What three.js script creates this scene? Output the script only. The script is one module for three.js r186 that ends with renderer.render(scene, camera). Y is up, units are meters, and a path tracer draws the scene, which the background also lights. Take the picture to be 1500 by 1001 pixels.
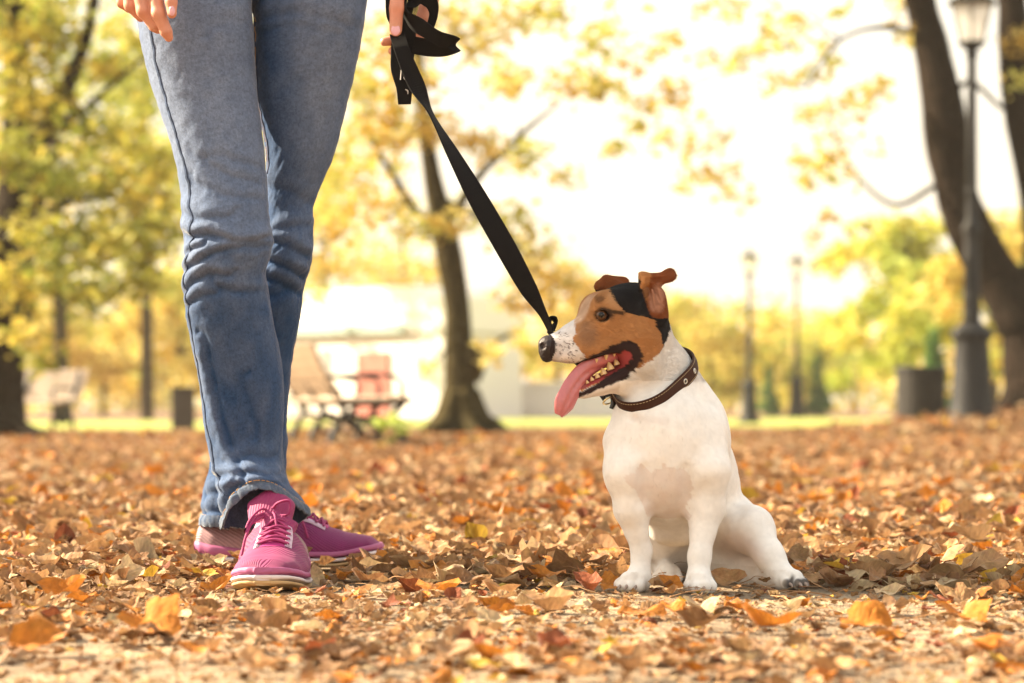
import * as THREE from 'three';
import { mergeGeometries } from 'three/addons/utils/BufferGeometryUtils.js';
import { RoundedBoxGeometry } from 'three/addons/geometries/RoundedBoxGeometry.js';

// ---------- camera: a low long lens at 27 cm, focus on the dog ----------
const scene = new THREE.Scene();
const FOCAL = 3500, CX = 750, CY = 597, CAM_H = 0.271;
const camera = new THREE.PerspectiveCamera(2 * Math.atan(CY / FOCAL) * 180 / Math.PI, 1500 / (2 * CY), 0.05, 900);
camera.setViewOffset(1500, 2 * CY, 0, 0, 1500, 1001);
camera.position.set(0, CAM_H, 0);
camera.lookAt(0, CAM_H, -10);
camera.focus = 3.53;
camera.userData.fStop = 4.3;
camera.updateProjectionMatrix();

// ---------- sun: behind and to the side, about 33 degrees high ----------
const SUN_AZ = 75 * Math.PI / 180, SUN_EL = 33 * Math.PI / 180;
const sunDir = new THREE.Vector3(-Math.sin(SUN_AZ) * Math.cos(SUN_EL), Math.sin(SUN_EL), -Math.cos(SUN_AZ) * Math.cos(SUN_EL));
const sun = new THREE.DirectionalLight(new THREE.Color(1, 0.84, 0.6), 5.0);
sun.position.copy(sunDir).multiplyScalar(60).add(new THREE.Vector3(0, 0, -4));
sun.target.position.set(0, 0, -4);
sun.castShadow = true;
sun.shadow.mapSize.set(4096, 4096);
Object.assign(sun.shadow.camera, { left: -35, right: 35, top: 30, bottom: -30, near: 1, far: 160 });
sun.shadow.radius = 1.5;
scene.add(sun, sun.target);

const lerp = (a, b, t) => a + (b - a) * t, clamp = (x, a = 0, b = 1) => Math.min(b, Math.max(a, x));
const sstep = (a, b, x) => { const t = clamp((x - a) / (b - a)); return t * t * (3 - 2 * t); };
// ---------- sky: thin bright autumn haze, warmer and brighter round the sun ----------
{
  const W = 512, H = 256, d = new Float32Array(W * H * 4);
  for (let j = 0; j < H; j++) for (let i = 0; i < W; i++) {
    const el = ((j + 0.5) / H - 0.5) * Math.PI, az = ((i + 0.5) / W - 0.5) * 2 * Math.PI;
    const x = Math.cos(el) * Math.cos(az), y = Math.sin(el), z = Math.cos(el) * Math.sin(az);
    const h = Math.pow(Math.max(0, y), 0.55);
    const ang = Math.acos(Math.min(1, Math.max(-1, x * sunDir.x + y * sunDir.y + z * sunDir.z))) * 180 / Math.PI;
    const glow = 0.6 * Math.exp(-ang / 18) + 0.12 * Math.exp(-ang / 60);
    const k = (j * W + i) * 4;
    const lo = sstep(0, 0.3, y); d[k] = lerp(0.26, lerp(0.44, 0.17, h), lo) + glow * 1.0;
    d[k + 1] = lerp(0.225, lerp(0.41, 0.19, h), lo) + glow * 0.88;
    d[k + 2] = lerp(0.17, lerp(0.345, 0.21, h), lo) + glow * 0.66;
    d[k + 3] = 1;
  }
  const sky = new THREE.DataTexture(d, W, H, THREE.RGBAFormat, THREE.FloatType);
  sky.mapping = THREE.EquirectangularReflectionMapping;
  sky.magFilter = THREE.LinearFilter; sky.minFilter = THREE.LinearFilter;
  sky.needsUpdate = true;
  scene.background = sky; scene.environment = sky;
  scene.backgroundIntensity = 1; scene.environmentIntensity = 1;
}
const renderer = new THREE.WebGLRenderer({ antialias: true });
renderer.toneMapping = THREE.LinearToneMapping;
renderer.toneMappingExposure = 4.8;
renderer.shadowMap.enabled = true;
scene.fog = new THREE.FogExp2(new THREE.Color(1.0, 0.93, 0.8), 0.0007);

// ---------- helpers ----------
function rngOf(seed) { let a = seed >>> 0; return () => { a = (a + 0x6D2B79F5) >>> 0; let t = a; t = Math.imul(t ^ (t >>> 15), t | 1); t ^= t + Math.imul(t ^ (t >>> 7), t | 61); return ((t ^ (t >>> 14)) >>> 0) / 4294967296; }; }
const V = (x, y, z) => new THREE.Vector3(x, y, z);
const C = (r, g, b) => new THREE.Color().setRGB(r, g, b);
// measured position: photo column, photo row, metres away
const at = (px, py, d) => V((px - CX) / FOCAL * d, CAM_H + (CY - py) / FOCAL * d, -d);
function hash3(x, y, z) { let h = Math.imul(x, 374761393) ^ Math.imul(y, 668265263) ^ Math.imul(z, 2147483647 - 1013904223); h = Math.imul(h ^ (h >>> 13), 1274126177); h ^= h >>> 16; return (h >>> 0) / 4294967296; }
function noise(x, y = 0, z = 0) {
  const xi = Math.floor(x), yi = Math.floor(y), zi = Math.floor(z); let u = x - xi, v = y - yi, w = z - zi;
  u = u * u * (3 - 2 * u); v = v * v * (3 - 2 * v); w = w * w * (3 - 2 * w);
  const a = lerp(lerp(hash3(xi, yi, zi), hash3(xi + 1, yi, zi), u), lerp(hash3(xi, yi + 1, zi), hash3(xi + 1, yi + 1, zi), u), v);
  const b = lerp(lerp(hash3(xi, yi, zi + 1), hash3(xi + 1, yi, zi + 1), u), lerp(hash3(xi, yi + 1, zi + 1), hash3(xi + 1, yi + 1, zi + 1), u), v);
  return lerp(a, b, w) * 2 - 1;
}
const fbm = (x, y, z, n = 4) => { let s = 0, a = 0.5; for (let i = 0; i < n; i++) { s += a * noise(x, y, z); x *= 2.03; y *= 2.03; z *= 2.03; a *= 0.5; } return s; };
// tiling noise for textures
function tileNoise(u, v, n, seed) {
  const x = u * n, y = v * n, xi = Math.floor(x), yi = Math.floor(y); let a = x - xi, b = y - yi; a = a * a * (3 - 2 * a); b = b * b * (3 - 2 * b);
  const g = (i, j) => hash3(((i % n) + n) % n, ((j % n) + n) % n, seed);
  return lerp(lerp(g(xi, yi), g(xi + 1, yi), a), lerp(g(xi, yi + 1), g(xi + 1, yi + 1), a), b) * 2 - 1;
}
function tileFbm(u, v, n, seed, o = 4) { let s = 0, a = 0.5; for (let i = 0; i < o; i++) { s += a * tileNoise(u, v, n, seed + i); n *= 2; a *= 0.5; } return s; }
function tex(size, fn, srgb) {
  const d = new Uint8Array(size * size * 4);
  for (let j = 0; j < size; j++) for (let i = 0; i < size; i++) { const c = fn(i / size, j / size, i, j), k = (j * size + i) * 4; if (typeof c === 'number') d[k] = d[k + 1] = d[k + 2] = clamp(c) * 255; else { d[k] = clamp(c[0]) * 255; d[k + 1] = clamp(c[1]) * 255; d[k + 2] = clamp(c[2]) * 255; } d[k + 3] = 255; }
  const t = new THREE.DataTexture(d, size, size); t.wrapS = t.wrapT = THREE.RepeatWrapping; t.magFilter = THREE.LinearFilter; t.minFilter = THREE.LinearMipmapLinearFilter; t.generateMipmaps = true;
  if (srgb) t.colorSpace = THREE.SRGBColorSpace; t.needsUpdate = true; return t;
}
const std = (o) => new THREE.MeshStandardMaterial({ roughness: 0.8, metalness: 0, ...o });
const phys = (o) => new THREE.MeshPhysicalMaterial({ roughness: 0.8, metalness: 0, ...o });
const taken = {};
function numbered(n) { const k = taken[n] = (taken[n] ?? -1) + 1; return k ? n + '_' + String(k).padStart(3, '0') : n; }
function mesh(name, geo, mat, parent, label) { const m = new THREE.Mesh(geo, mat); m.name = parent === scene ? numbered(name) : name; m.castShadow = m.receiveShadow = true; if (label) m.userData.label = label; (parent || scene).add(m); return m; }
function tag(o, label, category, group, kind) { o.userData.label = label; if (category) o.userData.category = category; if (group) o.userData.group = group; if (kind) o.userData.kind = kind; return o; }
function thing(name, label, category, pos = [0, 0, 0], turn = 0, group) { const g = new THREE.Group(); g.name = numbered(name); g.position.set(...pos); g.rotation.y = turn; scene.add(g); return tag(g, label, category, group); }
function merge(list) { return mergeGeometries(list.map(g => { let h = g.index ? g.toNonIndexed() : g; for (const k of Object.keys(h.attributes)) if (!['position', 'normal', 'uv', 'color'].includes(k)) h.deleteAttribute(k); return h; })); }
function box(w, h, d, x = 0, y = 0, z = 0, r = 0.004) { const g = new RoundedBoxGeometry(w, h, d, 2, Math.min(r, w / 2.1, h / 2.1, d / 2.1)); g.translate(x, y, z); return g; }
function lathe(pts, n = 24) { return new THREE.LatheGeometry(pts.map(p => new THREE.Vector2(p[0], p[1])), n); }
// tapered tube through points [[x,y,z,r],...]
function tube(pts, seg = 10, rad = 8, uvScale = 1, wob = null) {
  const cu = new THREE.CatmullRomCurve3(pts.map(p => V(p[0], p[1], p[2])), false, 'centripetal'), n = seg * (pts.length - 1), P = [], N = [], U = [], I = [];
  const fr = cu.computeFrenetFrames(n, false); let len = 0, last = null;
  for (let i = 0; i <= n; i++) {
    const t = i / n, p = cu.getPoint(t), f = t * (pts.length - 1), k = Math.min(pts.length - 2, Math.floor(f)), r = lerp(pts[k][3], pts[k + 1][3], f - k);
    if (last) len += p.distanceTo(last); last = p;
    for (let j = 0; j <= rad; j++) {
      const a = j / rad * Math.PI * 2, c = Math.cos(a), s = Math.sin(a), d = fr.normals[i].clone().multiplyScalar(c).addScaledVector(fr.binormals[i], s);
      const rr = r * (wob ? 1 + wob(p.x + d.x * r, p.y + d.y * r, p.z + d.z * r, t, a) : 1);
      P.push(p.x + d.x * rr, p.y + d.y * rr, p.z + d.z * rr); N.push(d.x, d.y, d.z); U.push(j / rad * Math.round(Math.max(1, 2 * Math.PI * pts[0][3] / uvScale)), len / uvScale);
    }
  }
  for (let i = 0; i < n; i++) for (let j = 0; j < rad; j++) { const a = i * (rad + 1) + j, b = a + rad + 1; I.push(a, a + 1, b, b, a + 1, b + 1); }
  for (const [row, dir] of [[0, 1], [n, -1]]) { const c = P.length / 3, p = cu.getPoint(row / n), tg = fr.tangents[row]; P.push(p.x, p.y, p.z); N.push(-dir * tg.x, -dir * tg.y, -dir * tg.z); U.push(0, 0); for (let j = 0; j < rad; j++) { const a = row * (rad + 1) + j; dir > 0 ? I.push(c, a + 1, a) : I.push(c, a, a + 1); } }
  const g = new THREE.BufferGeometry(); g.setAttribute('position', new THREE.Float32BufferAttribute(P, 3)); g.setAttribute('normal', new THREE.Float32BufferAttribute(N, 3)); g.setAttribute('uv', new THREE.Float32BufferAttribute(U, 2)); g.setIndex(I); if (wob) g.computeVertexNormals(); return g;
}
// strap of real thickness along points, across[] = direction of its width at each point, width[] optional
function strap(pts, across, width, thick, seg = 14) {
  const cu = new THREE.CatmullRomCurve3(pts, false, 'centripetal'), cw = new THREE.CatmullRomCurve3(across.map(a => a.clone().normalize()), false, 'centripetal'), n = seg * (pts.length - 1), P = [], U = [], I = []; let len = 0, last = null;
  for (let i = 0; i <= n; i++) {
    const t = i / n, p = cu.getPoint(t), tg = cu.getTangent(t), w = cw.getPoint(t); w.addScaledVector(tg, -w.dot(tg)).normalize(); const nn = w.clone().cross(tg).normalize();
    if (last) len += p.distanceTo(last); last = p;
    const hw = (Array.isArray(width) ? (() => { const f = t * (width.length - 1), k = Math.min(width.length - 2, Math.floor(f)); return lerp(width[k], width[k + 1], f - k); })() : width) / 2, ht = thick / 2;
    for (const [a, b] of [[-1, -0.4], [-1, 0.4], [-0.94, 1], [0.94, 1], [1, 0.4], [1, -0.4], [0.94, -1], [-0.94, -1]]) { const q = p.clone().addScaledVector(w, a * hw).addScaledVector(nn, b * ht); P.push(q.x, q.y, q.z); U.push(a * hw, len); }
  }
  for (let i = 0; i < n; i++) for (let j = 0; j < 8; j++) { const a = i * 8 + j, b = i * 8 + (j + 1) % 8; I.push(a, b, a + 8, b, b + 8, a + 8); }
  for (const [r, f] of [[0, 0], [n, 1]]) for (let j = 1; j < 7; j++) f ? I.push(r * 8, r * 8 + j, r * 8 + j + 1) : I.push(r * 8, r * 8 + j + 1, r * 8 + j);
  let g = new THREE.BufferGeometry(); g.setAttribute('position', new THREE.Float32BufferAttribute(P, 3)); g.setAttribute('uv', new THREE.Float32BufferAttribute(U, 2)); g.setIndex(I); g = g.toNonIndexed(); g.computeVertexNormals(); return g;
}
// ---------- distance fields, meshed by surface nets ----------
const dCone = (p, a, ra, b, rb) => { const bx = b.x - a.x, by = b.y - a.y, bz = b.z - a.z, px = p.x - a.x, py = p.y - a.y, pz = p.z - a.z; const t = clamp((px * bx + py * by + pz * bz) / (bx * bx + by * by + bz * bz + 1e-12)); const x = px - t * bx, y = py - t * by, z = pz - t * bz; return Math.sqrt(x * x + y * y + z * z) - (ra + (rb - ra) * t); };
const dEll = (p, c, r) => { const x = (p.x - c.x) / r.x, y = (p.y - c.y) / r.y, z = (p.z - c.z) / r.z, k0 = Math.sqrt(x * x + y * y + z * z); const X = x / r.x, Y = y / r.y, Z = z / r.z, k1 = Math.sqrt(X * X + Y * Y + Z * Z); return k1 < 1e-9 ? -Math.min(r.x, r.y, r.z) : k0 * (k0 - 1) / k1; };
const smin = (a, b, k) => { const h = Math.max(k - Math.abs(a - b), 0) / k; return Math.min(a, b) - h * h * k * 0.25; };
const smax = (a, b, k) => -smin(-a, -b, k);
function netMesh(f, lo, hi, h, keep) {
  const nx = Math.ceil((hi.x - lo.x) / h) + 1, ny = Math.ceil((hi.y - lo.y) / h) + 1, nz = Math.ceil((hi.z - lo.z) / h) + 1, v = new Float32Array(nx * ny * nz), p = V(0, 0, 0);
  const step = 4; // coarse look first: far cells need no fine samples
  v.fill(1e3);
  const far = h * step * 1.9;
  for (let k = 0; k < nz; k += step) for (let j = 0; j < ny; j += step) for (let i = 0; i < nx; i += step) {
    p.set(lo.x + (i + 1.5) * h, lo.y + (j + 1.5) * h, lo.z + (k + 1.5) * h); const d = f(p), e = Math.abs(d) > far;
    for (let c = k; c < Math.min(nz, k + step); c++) for (let b = j; b < Math.min(ny, j + step); b++) for (let a = i; a < Math.min(nx, i + step); a++) {
      if (e) v[(c * ny + b) * nx + a] = d; else { p.set(lo.x + a * h, lo.y + b * h, lo.z + c * h); v[(c * ny + b) * nx + a] = f(p); }
    }
  }
  const id = new Int32Array(nx * ny * nz).fill(-1), P = [], I = [], off = []; for (let c = 0; c < 8; c++) off.push([c & 1, (c >> 1) & 1, c >> 2]);
  const edges = []; for (let a = 0; a < 8; a++) for (const b of [1, 2, 4]) if (!(a & b)) edges.push([a, a | b]);
  const at3 = (i, j, k) => (k * ny + j) * nx + i;
  for (let k = 0; k < nz - 1; k++) for (let j = 0; j < ny - 1; j++) for (let i = 0; i < nx - 1; i++) {
    let m = 0; const w = []; for (let c = 0; c < 8; c++) { const q = v[at3(i + off[c][0], j + off[c][1], k + off[c][2])]; w.push(q); if (q < 0) m |= 1 << c; }
    if (m === 0 || m === 255) continue; let x = 0, y = 0, z = 0, n = 0;
    for (const [a, b] of edges) if ((w[a] < 0) !== (w[b] < 0)) { const t = w[a] / (w[a] - w[b]); x += lerp(off[a][0], off[b][0], t); y += lerp(off[a][1], off[b][1], t); z += lerp(off[a][2], off[b][2], t); n++; }
    const X = lo.x + (i + x / n) * h, Y = lo.y + (j + y / n) * h, Z = lo.z + (k + z / n) * h;
    if (keep && !keep(X, Y, Z)) continue;
    id[at3(i, j, k)] = P.length / 3; P.push(X, Y, Z);
  }
  const quad = (a, b, c, d, flip) => { if (a < 0 || b < 0 || c < 0 || d < 0) return; flip ? I.push(a, c, b, b, c, d) : I.push(a, b, c, b, d, c); };
  for (let k = 1; k < nz - 1; k++) for (let j = 1; j < ny - 1; j++) for (let i = 1; i < nx - 1; i++) {
    const s = v[at3(i, j, k)] < 0;
    if (s !== (v[at3(i + 1, j, k)] < 0)) quad(id[at3(i, j - 1, k - 1)], id[at3(i, j, k - 1)], id[at3(i, j - 1, k)], id[at3(i, j, k)], !s);
    if (s !== (v[at3(i, j + 1, k)] < 0)) quad(id[at3(i - 1, j, k - 1)], id[at3(i - 1, j, k)], id[at3(i, j, k - 1)], id[at3(i, j, k)], !s);
    if (s !== (v[at3(i, j, k + 1)] < 0)) quad(id[at3(i - 1, j - 1, k)], id[at3(i, j - 1, k)], id[at3(i - 1, j, k)], id[at3(i, j, k)], !s);
  }
  const N = new Float32Array(P.length), e = h * 0.6, q = V(0, 0, 0);
  for (let i = 0; i < P.length; i += 3) {
    const x = P[i], y = P[i + 1], z = P[i + 2];
    const gx = f(q.set(x + e, y, z)) - f(q.set(x - e, y, z)), gy = f(q.set(x, y + e, z)) - f(q.set(x, y - e, z)), gz = f(q.set(x, y, z + e)) - f(q.set(x, y, z - e)), l = Math.hypot(gx, gy, gz) || 1;
    N[i] = gx / l; N[i + 1] = gy / l; N[i + 2] = gz / l;
  }
  let dots = 0; const A = V(0, 0, 0), B = V(0, 0, 0), D = V(0, 0, 0);
  for (let i = 0; i < I.length; i += 3 * 7) { A.fromArray(P, 3 * I[i]); B.fromArray(P, 3 * I[i + 1]).sub(A); D.fromArray(P, 3 * I[i + 2]).sub(A); B.cross(D); dots += Math.sign(B.x * N[3 * I[i]] + B.y * N[3 * I[i] + 1] + B.z * N[3 * I[i] + 2]); }
  if (dots < 0) for (let i = 0; i < I.length; i += 3) { const t = I[i]; I[i] = I[i + 1]; I[i + 1] = t; }
  const g = new THREE.BufferGeometry(); g.setAttribute('position', new THREE.Float32BufferAttribute(P, 3)); g.setAttribute('normal', new THREE.BufferAttribute(N, 3)); g.setIndex(I); return g;
}
function paint(g, fn) { const p = g.attributes.position, n = g.attributes.normal, c = new Float32Array(p.count * 3), out = [0, 0, 0]; for (let i = 0; i < p.count; i++) { fn(p.getX(i), p.getY(i), p.getZ(i), out, n ? V(n.getX(i), n.getY(i), n.getZ(i)) : null); c[3 * i] = out[0]; c[3 * i + 1] = out[1]; c[3 * i + 2] = out[2]; } g.setAttribute('color', new THREE.BufferAttribute(c, 3)); return g; }

// ---------- the dog: sitting, chest to the lens, head turned aside ----------
const DOG_D = 3.55, DOG_O = V((980 - CX) / FOCAL * DOG_D, 0, -DOG_D);
const D = (px, py, z) => at(px, py, DOG_D - z).sub(DOG_O);
const dogG = thing('dog', 'small white terrier with tan and black head sitting on fallen leaves, tongue out', 'dog', DOG_O.toArray());
const TURN = 22 * Math.PI / 180, cT = Math.cos(TURN), sT = Math.sin(TURN), headC = D(930, 470, 0.03);
const headOut = (a, b, c) => V(headC.x - a * cT + c * sT, headC.y + b, headC.z + a * sT + c * cT);
const headIn = (p, o) => { const x = p.x - headC.x, z = p.z - headC.z; return o.set(-x * cT + z * sT, p.y - headC.y, x * sT + z * cT); };
// place on the head: photo column and row, and metres off its middle plane
const H = (px, py, c) => { let a = 0, b = 0; for (let i = 0; i < 5; i++) { const z = headC.z + a * sT + c * cT, q = D(px, py, z); a = (headC.x + c * sT - q.x) / cT; b = q.y - headC.y; } return V(a, b, c); };
const hp = {
  cran: H(926, 466, 0), brow: H(888, 453, 0.017), m0: H(882, 484, 0), m1: H(846, 500, 0), m2: H(809, 508, 0), cheek: H(938, 497, 0.026),
  f0: H(842, 517, 0.012), f1: H(868, 512, 0.02), f2: H(912, 500, 0.03), corner: H(938, 523, 0.026),
  j0: H(922, 548, 0.019), j1: H(884, 562, 0.013), j2: H(852, 573, 0.008), k0: H(915, 556, 0), k1: H(856, 574, 0), th0: H(932, 535, 0), bump: H(820, 520, 0.008),
  e0: H(960, 461, 0.046), e1: H(957, 436, 0.055), e2: H(941, 412, 0.056), e3: H(964, 409, 0.06), e4: H(980, 403, 0.066), s1: H(958, 437, 0.074), s2: H(962, 410, 0.075), s3: H(948, 425, 0.072),
  g0: H(964, 458, 0.056), g1: H(955, 424, 0.057), r0: H(908, 428, -0.042), r1: H(890, 414, -0.05), r2: H(879, 420, -0.052), r3: H(914, 414, -0.05),
};
const flat = (p, f, c0) => V(p.x, p.y, (p.z - c0) * f);
const E = [hp.e0, hp.e1, hp.e2, hp.e3, hp.e4].map(p => flat(p, 1.9, 0.055)), Rr = [hp.r0, hp.r1, hp.r2, hp.r3].map(p => flat(p, 1.6, -0.05));
const R3 = (x, y, z) => V(x, y, z), q1 = V(0, 0, 0), q2 = V(0, 0, 0), q3 = V(0, 0, 0);
let eyePos = null;
const nk = [[D(938, 512, -0.005), 0.052], [D(965, 572, -0.03), 0.0595], [D(985, 622, -0.045), 0.067]];
function headField(p) {
  const h = headIn(p, q1); q2.set(h.x, h.y, Math.abs(h.z));
  if (h.x < -0.12) return 1;
  let d = dEll(q2, hp.cran, V3cran);
  d = smin(d, dCone(q2, hp.brow, 0.025, hp.m0, 0.03), 0.02);
  d = smin(d, dCone(q2, hp.m0, 0.035, hp.m1, 0.0265), 0.022);
  d = smin(d, dCone(q2, hp.m1, 0.0265, hp.m2, 0.0185), 0.012);
  d = smin(d, dCone(q2, hp.cheek, 0.033, hp.corner, 0.027), 0.022);
  d = smin(d, Math.min(dCone(q2, hp.f0, 0.0135, hp.f1, 0.0125), dCone(q2, hp.f1, 0.0125, hp.f2, 0.013)), 0.01);
  d = smin(d, dCone(q2, hp.bump, 0.010, hp.f0, 0.012), 0.008);
  let j = Math.min(dCone(q2, hp.j0, 0.013, hp.j1, 0.0115), dCone(q2, hp.j1, 0.0115, hp.j2, 0.0095));
  j = smin(j, dCone(q2, hp.k0, 0.015, hp.k1, 0.0095), 0.006);
  d = smin(d, j, 0.004);
  d = smin(d, dCone(q2, hp.th0, 0.036, hp.k0, 0.02), 0.015);
  if (eyePos) { const ex = q2.x - eyePos.x, ey = (q2.y - eyePos.y) * 1.25, ez = q2.z - eyePos.z; d = smax(d, -(Math.hypot(ex * 0.9, ey, ez) - 0.0094), 0.003); }
  // ears
  if (h.x < 0.02 && h.y > -0.01 && h.z > 0.02) {
    q3.set(h.x, h.y, (h.z - 0.055) * 1.9);
    let e = Math.min(dCone(q3, E[0], 0.0205, E[1], 0.0188), smin(dCone(q3, E[1], 0.0188, E[2], 0.0125), dCone(q3, E[2], 0.0115, E[3], 0.0092), 0.008));
    e = smin(e, dCone(q3, E[3], 0.0092, E[4], 0.0108), 0.005) * 0.62;
    e = smax(e, -dEll(h, hp.s1, V(0.0155, 0.025, 0.029)), 0.005); e = smin(e, dCone(h, hp.g0, 0.004, hp.g1, 0.003), 0.004); e = smax(e, -dEll(h, hp.s2, V(0.016, 0.006, 0.016)), 0.004); e = smax(e, -dEll(h, hp.s3, V(0.005, 0.012, 0.012)), 0.004);
    d = smin(d, e, 0.008);
  }
  if (h.z < -0.01 && h.y > 0.02) {
    q3.set(h.x, h.y, (h.z + 0.05) * 1.6);
    let e = Math.min(dCone(q3, Rr[0], 0.014, Rr[1], 0.0115), dCone(q3, Rr[1], 0.0115, Rr[2], 0.008)); e = Math.min(e, dCone(q3, Rr[1], 0.011, Rr[3], 0.009)) * 0.7;
    d = smin(d, e, 0.008);
  }
  return d;
}
const V3cran = V(0.055, 0.051, 0.047);
const bodyCones = []; // [a, ra, b, rb, k, bounding sphere]
const cone = (a, ra, b, rb, k) => bodyCones.push([a, ra, b, rb, k, a.clone().lerp(b, 0.5), a.distanceTo(b) / 2 + Math.max(ra, rb) + 0.07]);
cone(nk[0][0], nk[0][1], nk[1][0], nk[1][1], 0.03); cone(nk[1][0], nk[1][1], nk[2][0], nk[2][1], 0.03);
cone(D(985, 622, -0.045), 0.07, D(975, 655, -0.01), 0.08, 0.03);
cone(D(964, 636, 0.008), 0.07, D(968, 682, 0.0), 0.066, 0.03);   // breast
cone(D(970, 686, 0.002), 0.062, D(988, 744, -0.07), 0.058, 0.035);
cone(D(992, 650, -0.055), 0.078, D(1000, 706, -0.13), 0.08, 0.03); // ribs
cone(D(1000, 706, -0.13), 0.08, D(1022, 772, -0.215), 0.07, 0.03); // belly
cone(D(1048, 795, -0.22), 0.066, D(1000, 795, -0.24), 0.066, 0.03); // rump
cone(D(1028, 640, 0.0), 0.038, D(1036, 690, 0.034), 0.031, 0.02); cone(D(919, 650, 0.025), 0.036, D(920, 692, 0.045), 0.031, 0.02); // shoulders
cone(D(1036, 690, 0.034), 0.031, D(1034, 744, 0.03), 0.0245, 0.022); cone(D(1034, 744, 0.03), 0.0245, D(1025, 815, 0.052), 0.0165, 0.014); cone(D(1025, 815, 0.052), 0.0165, D(1024, 846, 0.062), 0.0165, 0.01);
cone(D(920, 692, 0.045), 0.031, D(924, 744, 0.04), 0.0245, 0.022); cone(D(924, 744, 0.04), 0.0245, D(940, 808, 0.03), 0.0152, 0.014); cone(D(940, 808, 0.03), 0.0152, D(938, 845, 0.036), 0.0158, 0.01);
cone(D(1062, 782, -0.2), 0.06, D(1100, 776, -0.075), 0.033, 0.03); cone(D(1100, 776, -0.075), 0.033, D(1128, 815, -0.03), 0.0205, 0.018); cone(D(1128, 815, -0.03), 0.0205, D(1147, 846, -0.005), 0.016, 0.014); // hind leg, near knee out
cone(D(1075, 822, -0.17), 0.042, D(1105, 838, -0.11), 0.024, 0.025); cone(D(1105, 838, -0.11), 0.022, D(1142, 850, -0.02), 0.017, 0.015);
cone(D(1000, 785, -0.26), 0.055, D(965, 785, -0.15), 0.034, 0.025); cone(D(965, 785, -0.15), 0.034, D(972, 828, -0.19), 0.02, 0.016); cone(D(972, 828, -0.19), 0.02, D(976, 842, -0.14), 0.016, 0.012);
const paws = []; // toes
function paw(px, py, z, ang, s = 1) {
  const c = D(px, py, z), gy = 0.0115 * s, f = V(Math.sin(ang), 0, Math.cos(ang)), r = V(Math.cos(ang), 0, -Math.sin(ang));
  c.y = 0.017 * s; cone(c.clone().addScaledVector(f, -0.008), 0.0185 * s, c.clone().addScaledVector(f, 0.01), 0.017 * s, 0.012);
  const toes = [[-0.0165, 0.013, 0.0098], [-0.0058, 0.0235, 0.0103], [0.0058, 0.0235, 0.0103], [0.0165, 0.013, 0.0098]];
  for (const [x, y, rr] of toes) {
    const b = c.clone().addScaledVector(r, x * s * 0.75), t = c.clone().addScaledVector(r, x * s).addScaledVector(f, y * s); t.y = gy; b.y = 0.02 * s;
    cone(b, rr * 0.92 * s, t, rr * s, 0.0032); paws.push([t, f, rr * s]);
  }
}
paw(1024, 858, 0.066, -0.02, 0.93); paw(928, 858, 0.045, -0.55, 0.93); paw(1157, 858, 0.0, 0.55, 0.92); paw(978, 845, -0.12, -0.15, 0.9);
function bodyField(p) {
  let d = 1;
  for (let i = 0; i < bodyCones.length; i++) { const c = bodyCones[i], s = c[5], dx = p.x - s.x, dy = p.y - s.y, dz = p.z - s.z; const far = Math.sqrt(dx * dx + dy * dy + dz * dz) - c[6]; if (far > 0.02) { if (far < d) d = Math.min(d, far + 0.05); continue; } d = smin(d, dCone(p, c[0], c[1], c[2], c[3]), c[4]); }
  return d;
}
const crease = (p, a, b, w, depth) => depth * Math.exp(-Math.pow(dCone(p, a, 0, b, 0) / w, 2));
const cr = [[D(944, 735, 0.07), D(944, 690, 0.08), 0.009, 0.009], [D(1010, 730, 0.06), D(1006, 690, 0.075), 0.009, 0.009], [D(925, 612, 0.06), D(975, 620, 0.06), 0.006, 0.0025], [D(1085, 745, -0.06), D(1046, 790, -0.02), 0.012, 0.006], [D(972, 720, 0.09), D(972, 690, 0.09), 0.012, 0.0035], [D(1046, 660, 0.04), D(1030, 720, 0.06), 0.014, 0.004]];
function dogField(p) {
  let d = bodyField(p);
  const hx = p.x - headC.x, hy = p.y - headC.y, hz = p.z - headC.z;
  if (hx * hx + hy * hy + hz * hz < 0.05) d = smin(d, headField(p), 0.02);
  if (d < 0.03) { for (const c of cr) d += crease(p, c[0], c[1], c[2], c[3]); d += 0.0011 * noise(p.x * 60, p.y * 45, p.z * 60) + 0.002 * noise(p.x * 22 + 5, p.y * 18, p.z * 22); }
  return d;
}
// the eye lies where the field's side meets it
{
  let p0 = H(882, 462, 0.034);
  for (let k = 0; k < 4; k++) { let c = 0.06; for (; c > 0.01; c -= 0.0003) { const w = headOut(p0.x, p0.y, c); if (dogField(w) < 0) break; } p0 = H(882, 462, c - 0.0055); }
  eyePos = p0;
}
// collar: a band round the neck
const colC = D(952, 554, -0.015), colE1 = V(0.94, 0.335, 0.05).normalize(), colE2 = V(0.05, -0.42, 0.9); colE2.addScaledVector(colE1, -colE2.dot(colE1)).normalize(); const colN = colE2.clone().cross(colE1).normalize();
const aboveCollar = (x, y, z) => (x - colC.x) * colN.x + (y - colC.y) * colN.y + (z - colC.z) * colN.z;
const inPoly = (x, y, P) => { let r = false; for (let i = 0, j = P.length - 1; i < P.length; j = i++) if ((P[i][1] > y) !== (P[j][1] > y) && x < (P[j][0] - P[i][0]) * (y - P[i][1]) / (P[j][1] - P[i][1]) + P[i][0]) r = !r; return r; };
const lineDist = (x, y, L) => { let m = 1e9; for (let i = 0; i < L.length - 1; i++) { const [ax, ay] = L[i], [bx, by] = L[i + 1], t = clamp(((x - ax) * (bx - ax) + (y - ay) * (by - ay)) / ((bx - ax) ** 2 + (by - ay) ** 2)); m = Math.min(m, Math.hypot(x - ax - t * (bx - ax), y - ay - t * (by - ay))); } return m; };
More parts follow.
